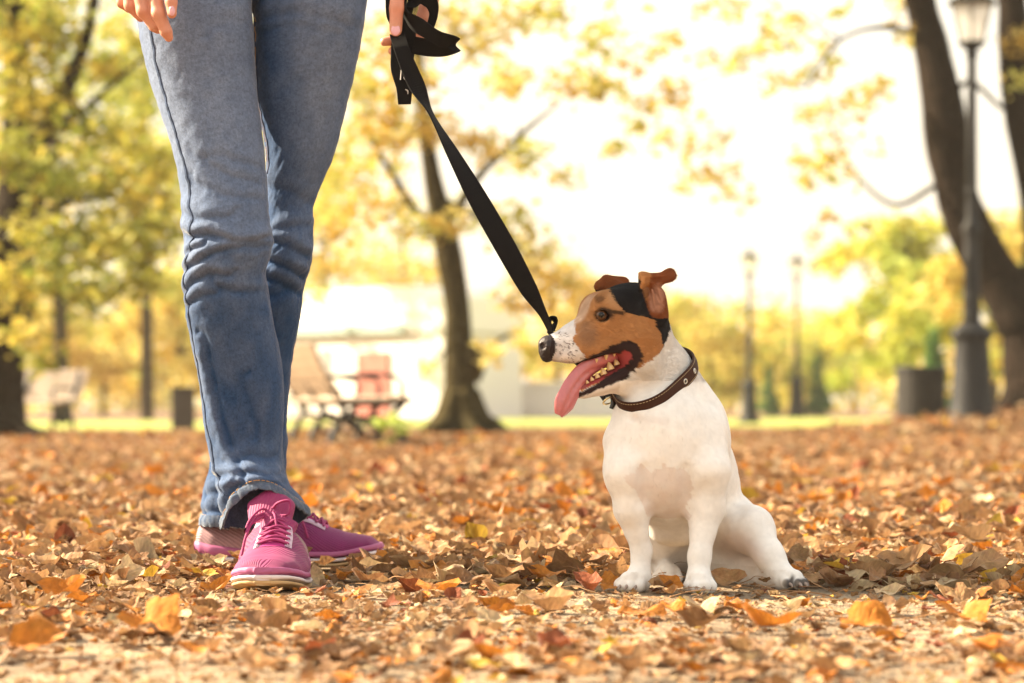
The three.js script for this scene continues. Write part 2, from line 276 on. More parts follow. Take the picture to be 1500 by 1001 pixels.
const BLACK = [[884, 410], [890, 428], [900, 446], [912, 460], [935, 465], [955, 470], [961, 482], [968, 500], [970, 517], [977, 508], [984, 480], [984, 462], [972, 466], [958, 460], [946, 445], [936, 425], [932, 405], [905, 400]];
const LIPS = [[846, 534], [870, 524], [895, 513], [914, 507], [926, 511], [931, 522], [924, 538], [905, 550], [880, 562], [852, 577], [840, 580]];
const MOUTH = [[846, 535], [872, 526], [897, 516], [916, 511], [925, 518], [918, 534], [900, 546], [876, 558], [850, 572], [838, 572]];
const WHITE_BACK = [[930, 541], [942, 533], [958, 522], [970, 508], [985, 470], [1100, 470], [1100, 700], [800, 700], [800, 590], [836, 577], [852, 572], [880, 558], [906, 546]];
const SKIN = [[914, 704], [922, 688], [944, 684], [955, 693], [970, 684], [1000, 684], [1013, 702], [1009, 760], [1000, 802], [960, 792], [945, 745], [930, 718]];
const SNOUT = [[770, 450], [838, 466], [842, 480], [838, 497], [846, 512], [858, 528], [846, 545], [770, 560]];
const mixc = (o, r, g, b, t) => { o[0] = lerp(o[0], r, t); o[1] = lerp(o[1], g, t); o[2] = lerp(o[2], b, t); };
const noseC = H(802, 509, 0), tmpH = V(0, 0, 0), tmpP = V(0, 0, 0);
function coat(x, y, z, o, n) {
  const w1 = noise(x * 90, y * 90, z * 90), w2 = noise(x * 260, y * 260, z * 260), f = 1 + 0.05 * w1 + 0.05 * w2;
  o[0] = 0.8 * f; o[1] = 0.755 * f; o[2] = 0.71 * f;
  const h = headIn(tmpP.set(x, y, z), tmpH), ac = Math.abs(h.z);
  let u = 930 + (-h.x * cT + ac * sT) / 0.001014 + w1 * 3 + w2 * 1.6, v = 470 - h.y / 0.001014 + w2 * 1.3;
  const above = aboveCollar(x, y, z) > -0.004 && v < 640 && h.x > -0.12;
  if (above) {
    const ear = (h.z > 0.02 && h.y > -0.004 && h.x < 0.004 && u > 933 + (v > 440 ? (v - 440) * 0.7 : 0) && v < 468) || (h.z < -0.03 && v < 424);
    if (!inPoly(u, v, WHITE_BACK) || ear) {
      o[0] = 0.45 * f; o[1] = 0.205 * f; o[2] = 0.078 * f;                                   // tan
      mixc(o, 0.56, 0.33, 0.17, 0.65 * sstep(26, 6, Math.hypot(u - 902, v - 443)));        // paler brow
      mixc(o, 0.3, 0.16, 0.09, 0.75 * sstep(22, 6, Math.hypot(u - 858, (v - 490) * 0.8)));   // dusky side of the muzzle
      mixc(o, 0.66, 0.45, 0.31, 0.85 * sstep(0.012, 0.005, Math.abs(ac - 0.006)) * sstep(885, 862, u) * sstep(505, 478, v)); // light streak up the bridge
      mixc(o, 0.13, 0.06, 0.03, 0.8 * sstep(8, 3, Math.hypot(u - 876, v - 442)));            // dot over the eye
      mixc(o, 0.035, 0.022, 0.02, 0.95 * sstep(13.5, 8, Math.hypot((u - 881) * 0.85, (v - 463) * 1.05)));
      mixc(o, 0.05, 0.03, 0.02, 0.9 * sstep(4, 1.5, lineDist(u, v, [[885, 458], [908, 461]])));
      if (inPoly(u, v, SNOUT)) { o[0] = 0.76 * f; o[1] = 0.7 * f; o[2] = 0.67 * f; if (v > 488 && u > 818 && noise(x * 520, y * 520, z * 520) > 0.42) mixc(o, 0.12, 0.07, 0.06, 0.8); if (v > 497 && u < 824) mixc(o, 0.2, 0.15, 0.14, 0.5 * sstep(826, 806, u)); }
      if (ear) { o[0] = 0.22 * f; o[1] = 0.066 * f; o[2] = 0.024 * f; if (h.z > 0) { mixc(o, 0.47, 0.24, 0.16, 0.8 * sstep(16, 9, Math.hypot((u - 959) * 1.15, (v - 440) * 0.62))); mixc(o, 0.4, 0.16, 0.05, 0.7 * sstep(9, 3, lineDist(u, v, [[938, 412], [941, 440]]))); } }
      else if (inPoly(u, v, BLACK)) { o[0] = 0.017 * f; o[1] = 0.015 * f; o[2] = 0.016 * f; }
    } else if (v > 560 && v < 590 && u < 905) mixc(o, 0.5, 0.38, 0.33, 0.3);
    if (h.distanceTo(noseC) < 0.0185) { o[0] = 0.025; o[1] = 0.017; o[2] = 0.017; }
    if (v > 500 && u > 832 && u < 940) {
      const ld = lineDist(u, v, LIPS); if (inPoly(u, v, MOUTH)) { o[0] = 0.3; o[1] = 0.05; o[2] = 0.05; if (u < 858) mixc(o, 0.25, 0.08, 0.07, 0.6); }
      const lw = 4.6 + 4.2 * sstep(858, 905, u); mixc(o, 0.03, 0.017, 0.017, sstep(lw, lw - 2.4, ld));
    }
  } else {
    const px = CX + (x + DOG_O.x) / (DOG_D - z) * FOCAL, py = CY - (y - CAM_H) / (DOG_D - z) * FOCAL;
    if (z > 0.02) { const m = Math.max(inPoly(px + 6 * w1 + 4 * w2, py + 5 * w1 + 4 * w2, SKIN) ? 1 : 0, sstep(9, 2, lineDist(px, py, [[930, 612], [975, 618]])) * 0.6); mixc(o, 0.58, 0.42, 0.345, 0.5 * m * (0.85 + 0.3 * w1)); }
    mixc(o, 0.5, 0.36, 0.33, 0.55 * sstep(0.05, 0.0, Math.abs(py - 800) * 0.001 - 0.0) * sstep(40, 10, lineDist(px, py, [[1075, 800], [1095, 825]])) * (z > -0.15 ? 1 : 0)); // thin belly skin
    const dk = V(x, y, z); let t = 0; for (let i = 0; i < paws.length; i++) { const [q, f2, r] = paws[i], k = dk.clone().sub(q); if (i >= 8 && i < 12) t = Math.max(t, sstep(0.004, 0.010, k.dot(f2) + 0.004 + 0.004 * w1) * sstep(0.02, 0.012, k.length())); }
    mixc(o, 0.035, 0.026, 0.026, t * 0.92);
    if (y < 0.03) mixc(o, 0.5, 0.4, 0.31, 0.4 * clamp(0.3 + w1)); // dust on the paws
  }
}
const furMat = phys({ vertexColors: true, roughness: 0.9, specularIntensity: 0.25 });
const headGeo = paint(netMesh(dogField, V(-0.22, 0.24, -0.13), V(0.09, 0.5, 0.16), 0.0017, (x, y, z) => aboveCollar(x, y, z) > -0.004), coat);
const trunkGeo = paint(netMesh(dogField, V(-0.13, 0.03, -0.36), V(0.24, 0.4, 0.15), 0.0028, (x, y, z) => aboveCollar(x, y, z) < 0.004 && y > 0.049), coat);
const pawGeo = paint(netMesh(dogField, V(-0.13, -0.004, -0.33), V(0.24, 0.058, 0.14), 0.0016, (x, y, z) => y < 0.0515), coat);
const dogBody = mesh('body', merge([headGeo, trunkGeo, pawGeo]), furMat, dogG);
// eyes
const eyeMat = phys({ vertexColors: true, roughness: 0.1, ior: 1.4 });
for (const s of [1, -1]) { const e = headOut(eyePos.x, eyePos.y, s * (eyePos.z - 0.0026)); const m = mesh('eye', new THREE.SphereGeometry(0.0084, 28, 20), eyeMat, dogG); m.position.copy(e); const fw = headOut(0.45, 0.05, s).sub(headC).normalize(); paint(m.geometry, (x, y, z, o) => { const k = (x * fw.x + y * fw.y + z * fw.z) / 0.0084; const c = k > 0.86 ? [0.006, 0.005, 0.005] : k > 0.35 ? [0.09, 0.04, 0.018] : [0.2, 0.15, 0.13]; o[0] = c[0]; o[1] = c[1]; o[2] = c[2]; }); }
// nose with nostrils
{
  const n0 = H(802.5, 507, 0), nf = (p) => { const h = headIn(p, q1), s = q2.set(h.x, h.y, Math.abs(h.z)); let d = dEll(s, n0, V(0.0145, 0.0155, 0.0155)); d = smin(d, dEll(s, V(n0.x + 0.001, n0.y - 0.012, 0), V(0.011, 0.012, 0.009)), 0.006); d = smax(d, -(s.distanceTo(q3.set(n0.x + 0.0125, n0.y - 0.001, 0.0085)) - 0.0048), 0.003); d = smax(d, -dCone(s, q3.set(n0.x + 0.009, n0.y - 0.003, 0.016), 0.0022, new THREE.Vector3(n0.x + 0.001, n0.y - 0.006, 0.018), 0.001), 0.002); d = smax(d, -(Math.hypot(s.x - n0.x - 0.0165, s.z) - 0.0018), 0.002); return d + 0.0004 * noise(p.x * 500, p.y * 500, p.z * 500); };
  const c = headOut(n0.x, n0.y, 0); mesh('nose', netMesh(nf, c.clone().addScalar(-0.03), c.clone().addScalar(0.03), 0.0009), phys({ color: C(0.028, 0.02, 0.02), roughness: 0.5, specularIntensity: 0.5 }), dogG);
}
// tongue
{
  const pts = [[912, 522, 0.004], [884, 532, 0.008], [860, 544, 0.012], [843, 564, 0.016], [830, 588, 0.018], [820, 609, 0.018]], P = [], I = [], Cc = [], nS = 60, nW = 16;
  const cu = new THREE.CatmullRomCurve3(pts.map(p => { const h = H(...p); return headOut(h.x, h.y, h.z); }));
  for (let i = 0; i <= nS; i++) {
    const t = i / nS, p = cu.getPoint(t), tg = cu.getTangent(t), tw = 0.45 + 0.55 * sstep(0.05, 0.6, t);
    const w = headOut(0, 0, 1).sub(headC).multiplyScalar(1 - tw).add(V(-0.75, 0.42, 0.42).multiplyScalar(tw)); w.addScaledVector(tg, -w.dot(tg)).normalize(); const n = tg.clone().cross(w).normalize();
    const hw = 0.0168 * Math.sqrt(clamp((1.03 - t) / 0.2)) * lerp(0.85, 1.05, t), th = lerp(0.0075, 0.0036, sstep(0, 0.6, t)) * Math.sqrt(clamp((1.04 - t) / 0.12));
    for (let j = 0; j <= nW * 2; j++) {
      const a = j / (nW * 2) * Math.PI * 2, x = Math.cos(a), y = Math.sin(a), groove = -0.0036 * Math.exp(-(x * x) / 0.03) * (y > 0 ? 1 : -0.6), cup = 0.004 * x * x;
      const q = p.clone().addScaledVector(w, x * hw).addScaledVector(n, y * th + groove + cup + 0.0004 * noise(x * 5, t * 30, y));
      P.push(q.x, q.y, q.z); const f = 1 + 0.1 * noise(q.x * 300, q.y * 300, q.z * 300); Cc.push(0.46 * f, 0.12 * f, 0.125 * f);
    }
  }
  for (let i = 0; i < nS; i++) for (let j = 0; j < nW * 2; j++) { const a = i * (nW * 2 + 1) + j, b = a + nW * 2 + 1; I.push(a, b, a + 1, a + 1, b, b + 1); }
  const g = new THREE.BufferGeometry(); g.setAttribute('position', new THREE.Float32BufferAttribute(P, 3)); g.setAttribute('color', new THREE.Float32BufferAttribute(Cc, 3)); g.setIndex(I); g.computeVertexNormals();
  mesh('tongue', g, phys({ vertexColors: true, roughness: 0.3, clearcoat: 0.5, clearcoatRoughness: 0.15 }), dogG);
}
// teeth
{
  const toothMat = phys({ color: C(0.62, 0.4, 0.17), roughness: 0.35, clearcoat: 0.4 });
  const tooth = (px, py, c, w, h, dx = 0, up = 1) => { const g = new THREE.ConeGeometry(w, h, 10, 3); g.translate(0, h / 2, 0); const p = g.attributes.position; for (let i = 0; i < p.count; i++) { const y = p.getY(i) / h, k = (1 - y * y) / Math.max(0.08, 1 - y); p.setX(i, p.getX(i) * Math.min(k, 1.9) * 0.8 + dx * y * y * h); p.setZ(i, p.getZ(i) * Math.min(k, 1.9) * 0.6); } g.computeVertexNormals(); const m = mesh('tooth', g, toothMat, dogG); const q = H(px, py, c); m.position.copy(headOut(q.x, q.y, q.z)); m.rotation.set(0, -TURN, up > 0 ? 0.35 : Math.PI); };
  tooth(850, 568, 0.0135, 0.0036, 0.0125, -0.2); tooth(845, 572, 0.006, 0.002, 0.005);
  for (const [x, y, w, h] of [[861, 562, 0.0034, 0.0055], [868, 558, 0.004, 0.0068], [876, 554, 0.0052, 0.0085], [885, 549, 0.0066, 0.011], [895, 542, 0.0074, 0.013], [904, 535, 0.006, 0.0095]]) tooth(x, y, 0.0195, w, h);
  for (const [x, y, w, h] of [[888, 520, 0.004, 0.008], [900, 515, 0.004, 0.008], [874, 526, 0.003, 0.006]]) tooth(x, y, 0.024, w, h, 0, -1);
}
// claws
for (const [t, f, r] of paws) { const g = tube([[0, 0, 0, r * 0.32], [f.x * 0.005, -0.002, f.z * 0.005, r * 0.26], [f.x * 0.0085, -0.0055, f.z * 0.0085, 0.0006]], 4, 7); const m = mesh('claw', g, phys({ color: C(0.3, 0.22, 0.18), roughness: 0.45 }), dogG); m.position.copy(t).addScaledVector(f, r * 0.7); m.position.y += 0.0005; }
// short coat: fine hairs lying along the body
{
  const rnd = rngOf(77), P = dogBody.geometry.attributes.position, Nn = dogBody.geometry.attributes.normal, tri = P.count / 3, cum = new Float32Array(tri); let sum = 0; const a = V(0, 0, 0), b = V(0, 0, 0), c = V(0, 0, 0);
  for (let i = 0; i < tri; i++) { a.fromBufferAttribute(P, 3 * i); b.fromBufferAttribute(P, 3 * i + 1).sub(a); c.fromBufferAttribute(P, 3 * i + 2).sub(a); const hd = a.y > 0.31 ? 3 : 0.07; sum += b.cross(c).length() * hd; cum[i] = sum; }
  const hair = new THREE.BufferGeometry(); hair.setAttribute('position', new THREE.Float32BufferAttribute([-0.5, 0, 0, 0.5, 0, 0, -0.36, 0.05, 0.55, 0.36, 0.05, 0.55, 0, 0.04, 1], 3)); hair.setAttribute('normal', new THREE.Float32BufferAttribute([-0.3, 1, 0, 0.3, 1, 0, -0.3, 1, 0, 0.3, 1, 0, 0, 1, 0], 3)); hair.setIndex([0, 2, 1, 1, 2, 3, 2, 4, 3]);
  const N = 62000, im = new THREE.InstancedMesh(hair, phys({ roughness: 0.8, specularIntensity: 0.25 }), N), M = new THREE.Matrix4(), col = new THREE.Color(), o = [0, 0, 0]; let k = 0;
  const fHead = headOut(-1, -0.25, 0).sub(headC).normalize(), n = V(0, 0, 0), p = V(0, 0, 0), fl = V(0, 0, 0), sd = V(0, 0, 0);
  for (let i = 0; i < N * 1.6 && k < N; i++) {
    const r = rnd() * sum; let lo = 0, hi = tri - 1; while (lo < hi) { const m = (lo + hi) >> 1; cum[m] < r ? lo = m + 1 : hi = m; }
    let u = rnd(), v = rnd(); if (u + v > 1) { u = 1 - u; v = 1 - v; }
    a.fromBufferAttribute(P, 3 * lo); b.fromBufferAttribute(P, 3 * lo + 1); c.fromBufferAttribute(P, 3 * lo + 2); p.copy(a).multiplyScalar(1 - u - v).addScaledVector(b, u).addScaledVector(c, v); n.fromBufferAttribute(Nn, 3 * lo);
    coat(p.x, p.y, p.z, o, n);
    const h = headIn(p, tmpH), uu = 930 + (-h.x * cT + Math.abs(h.z) * sT) / 0.001014, vv = 470 - h.y / 0.001014, onHead = aboveCollar(p.x, p.y, p.z) > 0;
    if (onHead && (inPoly(uu, vv, MOUTH) || lineDist(uu, vv, LIPS) < 5 || (Math.hypot(uu - 881, vv - 462) < 9) || uu < 812)) continue;
    if (Math.abs(aboveCollar(p.x, p.y, p.z)) < 0.0065) continue;
    fl.copy(onHead ? fHead : V(0.05, -1, -0.15)); fl.x += 0.14 * noise(p.x * 25, p.y * 25, p.z * 25) + (rnd() - 0.5) * 0.5; fl.z += 0.14 * noise(p.x * 25 + 9, p.y * 25, p.z * 25) + (rnd() - 0.5) * 0.5; fl.y += (rnd() - 0.5) * 0.2;
    fl.addScaledVector(n, -fl.dot(n)); if (fl.lengthSq() < 1e-4) continue; fl.normalize(); fl.addScaledVector(n, onHead ? 0.02 + 0.08 * rnd() : rnd() < 0.12 ? 0.12 + 0.3 * rnd() : 0.005 + 0.03 * rnd()).normalize(); sd.crossVectors(n, fl).normalize(); const up = fl.clone().cross(sd);
    const L = (onHead ? (uu < 850 ? 0.0032 : 0.0048) : p.y < 0.06 ? 0.0038 : 0.0055) * (0.7 + 0.6 * rnd()), W = (onHead ? 0.00042 : 0.00028) * (0.8 + 0.5 * rnd());
    M.makeBasis(sd.clone().multiplyScalar(W), up.multiplyScalar(L), fl.clone().multiplyScalar(L)); M.setPosition(p.x, p.y, p.z); im.setMatrixAt(k, M); const f = 0.96 + 0.14 * rnd(); im.setColorAt(k, col.setRGB(Math.min(0.9, o[0] * f), Math.min(0.88, o[1] * f), Math.min(0.86, o[2] * f))); k++;
  }
  im.count = k; im.name = 'fur'; im.userData.kind = 'stuff'; im.castShadow = im.receiveShadow = true; dogG.add(im);
}
// ---------- collar ----------
{
  const g0 = thing('dog_collar', 'dark brown stitched leather collar with metal eyelets round the dog\'s neck', 'collar', DOG_O.toArray()), n = 120, ring = [];
  for (let i = 0; i < n; i++) {
    const t = i / n * Math.PI * 2, d = colE1.clone().multiplyScalar(Math.cos(t)).addScaledVector(colE2, Math.sin(t)); let r = 0.03; const p = V(0, 0, 0);
    for (; r < 0.12; r += 0.0006) if (bodyField(p.copy(colC).addScaledVector(d, r)) > 0.0008) break; ring.push([d, r]);
  }
  for (let s = 0; s < 4; s++) { const rr = ring.map(x => x[1]); for (let i = 0; i < n; i++) ring[i][1] = (rr[(i + n - 1) % n] + 2 * rr[i] + rr[(i + 1) % n]) / 4; }
  const prof = []; for (const [h, o] of [[-1, 0.2], [-1, 0.75], [-0.9, 1], [-0.62, 1.05], [-0.3, 1.35], [0, 1.45], [0.3, 1.35], [0.62, 1.05], [0.9, 1], [1, 0.75], [1, 0.2], [0.9, 0]]) prof.push([h * 0.0115, o * 0.0032 + 0.0006]);
  const pt = (i, h, o) => colC.clone().addScaledVector(ring[(i + n) % n][0], ring[(i + n) % n][1] + o).addScaledVector(colN, h);
  const sweep = (from, to, pr, closed) => { const P = [], U = [], I = [], m = pr.length; for (let i = from; i <= to; i++) for (let j = 0; j < m; j++) { const q = pt(i, pr[j][0], pr[j][1]); P.push(q.x, q.y, q.z); U.push(i * 0.0035, pr[j][0]); } for (let i = 0; i < to - from; i++) for (let j = 0; j < m; j++) { const a = i * m + j, b = i * m + (j + 1) % m; I.push(a, b, a + m, b, b + m, a + m); } if (!closed) for (const r of [0, to - from]) for (let j = 1; j < m - 1; j++) r ? I.push(r * m, r * m + j, r * m + j + 1) : I.push(0, j + 1, j); const g = new THREE.BufferGeometry(); g.setAttribute('position', new THREE.Float32BufferAttribute(P, 3)); g.setAttribute('uv', new THREE.Float32BufferAttribute(U, 2)); g.setIndex(I); g.computeVertexNormals(); return g; };
  const lt = tex(256, (u, v) => 0.5 + 0.5 * tileFbm(u, v, 16, 5, 4)); lt.repeat.set(18, 18);
  const leather = phys({ color: C(0.045, 0.017, 0.01), roughness: 0.7, specularIntensity: 0.35, bumpMap: lt, bumpScale: 0.0006, roughnessMap: null });
  mesh('band', sweep(0, n, prof, true), leather, g0);
  const thread = std({ color: C(0.5, 0.36, 0.2), roughness: 0.9 }), st = [];
  for (const h of [-0.0088, 0.0088]) for (let i = 0; i < n; i += 1) { const a = pt(i, h, 0.0042), b = pt(i + 0.6 > i ? i + 1 : i, h, 0.0042), m = a.clone().lerp(b, 0.62); st.push(tube([[a.x, a.y, a.z, 0.0004], [m.x, m.y, m.z, 0.0004]], 2, 5)); }
  mesh('stitching', merge(st), thread, g0).userData.kind = 'stuff';
  const steel = std({ color: C(0.62, 0.58, 0.52), metalness: 1, roughness: 0.3 });
  for (const i of [8, 16, 106]) { const e = mesh('eyelet', new THREE.TorusGeometry(0.0032, 0.0011, 8, 18), steel, g0); const p = pt(i, 0, 0.0052), o = pt(i, 0, 0.02); e.position.copy(p); e.lookAt(o.add(DOG_O)); const hole = mesh('eyelet_hole', new THREE.CylinderGeometry(0.0026, 0.0026, 0.0008, 14).rotateX(Math.PI / 2), std({ color: C(0.01, 0.01, 0.01) }), g0); hole.position.copy(p); hole.quaternion.copy(e.quaternion); }
  // keeper loop and the ring that the lead hooks into, at the throat
  const at0 = Math.round(n * 0.46);
  mesh('keeper_loop', sweep(at0 - 3, at0 + 3, prof.map(([h, o]) => [h * 1.12, o * 1.25 + 0.0008]), false), leather, g0);
  const rg = mesh('ring', new THREE.TorusGeometry(0.0095, 0.0014, 8, 28), std({ color: C(0.7, 0.55, 0.28), metalness: 1, roughness: 0.28 }), g0); rg.position.copy(pt(at0, -0.004, 0.011)); rg.rotation.set(1.1, 0.4, 0.2);
  var collarRing = rg.position.clone().add(DOG_O);
}

// ---------- the person: jeans, pink running shoes, hands ----------
const personG = thing('person', 'person in faded blue jeans and pink running shoes, legs crossed, holding a dog lead', 'person', [-0.4, 0, -3.8]);
const PO = personG.position.clone(), PL = (px, py, d) => at(px, py, d).sub(PO);
const denimBump = tex(512, (u, v, i, j) => { const tw = ((i + j * 2) % 16) / 16; return 0.45 + 0.3 * Math.abs(tw * 2 - 1) + 0.25 * tileFbm(u, v, 64, 3, 3); });
const denimMap = tex(512, (u, v, i, j) => { const tw = ((i + j * 2) % 16) / 16, slub = tileNoise(u * 1, v, 128, 9) * 0.6 + tileFbm(u, v * 1, 32, 4, 4); const k = 0.74 + 0.18 * Math.abs(tw * 2 - 1) + 0.26 * slub + 0.06 * tileNoise(u, 0, 256, 8); return [k, k, k]; }, false);
const denim = phys({ vertexColors: true, roughness: 0.92, specularIntensity: 0.3, sheen: 0.55, sheenColor: C(1, 0.96, 0.88), sheenRoughness: 0.45, map: denimMap, bumpMap: denimBump, bumpScale: 0.0007 });
for (const t of [denimMap, denimBump]) t.repeat.set(9, 9);
// legs as stacked rings: row, first and last column on the photo, metres away
const FRONT = [[-420, 165, 400, 3.74], [-200, 185, 390, 3.74], [-60, 194, 372, 3.72], [0, 197, 369, 3.71], [60, 206, 371, 3.70], [125, 222, 375, 3.69], [211, 250, 386, 3.67], [274, 264, 391, 3.66], [320, 266, 394, 3.65], [350, 271, 399, 3.65], [375, 271, 394, 3.65], [400, 269, 390, 3.66], [425, 269, 392, 3.67], [476, 275, 401, 3.69], [560, 292, 415, 3.72], [623, 299, 415, 3.735], [672, 311, 414, 3.735], [700, 320, 424, 3.72], [720, 324, 443, 3.715], [740, 328, 449, 3.71]];
const REAR = [[-420, 360, 560, 3.80], [-200, 368, 548, 3.80], [-60, 370, 540, 3.79], [0, 372, 537, 3.79], [73, 372, 527, 3.79], [148, 376, 509, 3.79], [224, 389, 490, 3.79], [297, 389, 461, 3.80], [340, 385, 459, 3.80], [365, 382, 458, 3.80], [395, 378, 452, 3.81], [415, 373, 444, 3.82], [459, 364, 440, 3.84], [527, 347, 428, 3.875], [590, 330, 421, 3.90], [660, 312, 420, 3.925], [720, 299, 420, 3.94], [768, 294, 417, 3.95]];
const rowAt = (T, py) => { let k = 0; while (k < T.length - 2 && T[k + 1][0] < py) k++; const a = T[Math.max(0, k - 1)], b = T[k], c = T[k + 1], d = T[Math.min(T.length - 1, k + 2)], t = clamp((py - b[0]) / (c[0] - b[0])), o = []; for (let i = 1; i < 4; i++) { const m1 = (c[i] - a[i]) / (c[0] - a[0] || 1) * (c[0] - b[0]), m2 = (d[i] - b[i]) / (d[0] - b[0] || 1) * (c[0] - b[0]), t2 = t * t, t3 = t2 * t; o.push((2 * t3 - 3 * t2 + 1) * b[i] + (t3 - 2 * t2 + t) * m1 + (-2 * t3 + 3 * t2) * c[i] + (t3 - t2) * m2); } return o; };
const foldProfile = (d, w) => Math.exp(-((d / w) ** 2)) - 1.0 * Math.exp(-(((d - 1.35 * w) / (0.5 * w)) ** 2));
const signedDist = (x, y, L) => { let m = 1e9, s = 1; for (let i = 0; i < L.length - 1; i++) { const [ax, ay] = L[i], [bx, by] = L[i + 1], dx = bx - ax, dy = by - ay, t = clamp(((x - ax) * dx + (y - ay) * dy) / (dx * dx + dy * dy)), ex = x - ax - t * dx, ey = y - ay - t * dy, e = Math.hypot(ex, ey); if (e < m) { m = e; s = Math.sign(dx * ey - dy * ex) || 1; } } return m * s; };
// folds: polyline on the leg, height of the fold in metres, width in millimetres
const FOLDS_F = [
  [[[268, 330], [290, 340], [314, 338], [347, 347], [377, 347], [398, 336]], 0.0085, 8], [[[266, 388], [290, 380], [318, 364], [350, 357], [395, 352]], 0.0085, 8], [[[268, 420], [285, 405], [312, 392], [340, 396]], 0.006, 9],
  [[[268, 370], [280, 362], [300, 358]], 0.006, 6], [[[330, 412], [355, 420], [385, 416]], 0.004, 9], [[[275, 440], [300, 426], [320, 424]], 0.004, 8], [[[268, 300], [300, 312], [340, 310]], 0.004, 10], [[[300, 262], [340, 280], [385, 282]], 0.0035, 10], [[[320, 240], [350, 255], [388, 262]], 0.003, 8], [[[300, 225], [340, 222], [380, 236]], 0.0025, 10],
  [[[352, 700], [336, 662], [320, 615], [305, 545], [296, 500]], 0.0065, 9], [[[318, 690], [345, 684], [380, 680], [405, 686]], 0.007, 8], [[[322, 712], [350, 700], [390, 694], [420, 698], [440, 712]], 0.008, 8], [[[345, 668], [370, 655], [395, 660]], 0.004, 9], [[[325, 745], [332, 720], [345, 705]], 0.007, 7], [[[302, 640], [310, 660], [320, 690]], 0.005, 6], [[[340, 770], [345, 745], [350, 728]], 0.006, 6],
  [[[380, 560], [398, 620], [402, 680]], 0.0035, 12], [[[370, 20], [330, 24], [280, 16]], 0.003, 14], [[[366, 60], [330, 66]], 0.002, 14],
];
const FOLDS_R = [
  [[[395, 344], [425, 350], [458, 366]], 0.0085, 9], [[[392, 372], [425, 382], [455, 398]], 0.008, 9], [[[385, 398], [415, 404], [446, 420]], 0.007, 9], [[[390, 330], [430, 322], [460, 318]], 0.005, 10], [[[390, 260], [430, 268], [470, 290]], 0.003, 12], [[[382, 22], [430, 16], [530, 30]], 0.004, 12], [[[384, 44], [430, 36], [500, 46]], 0.003, 10], [[[430, 440], [400, 450], [380, 470]], 0.004, 10],
  [[[296, 740], [330, 735], [380, 745]], 0.004, 9], [[[300, 712], [330, 706], [380, 716]], 0.004, 9], [[[310, 690], [316, 730], [314, 765]], 0.003, 8], [[[418, 640], [408, 690], [400, 730]], 0.004, 9],
];
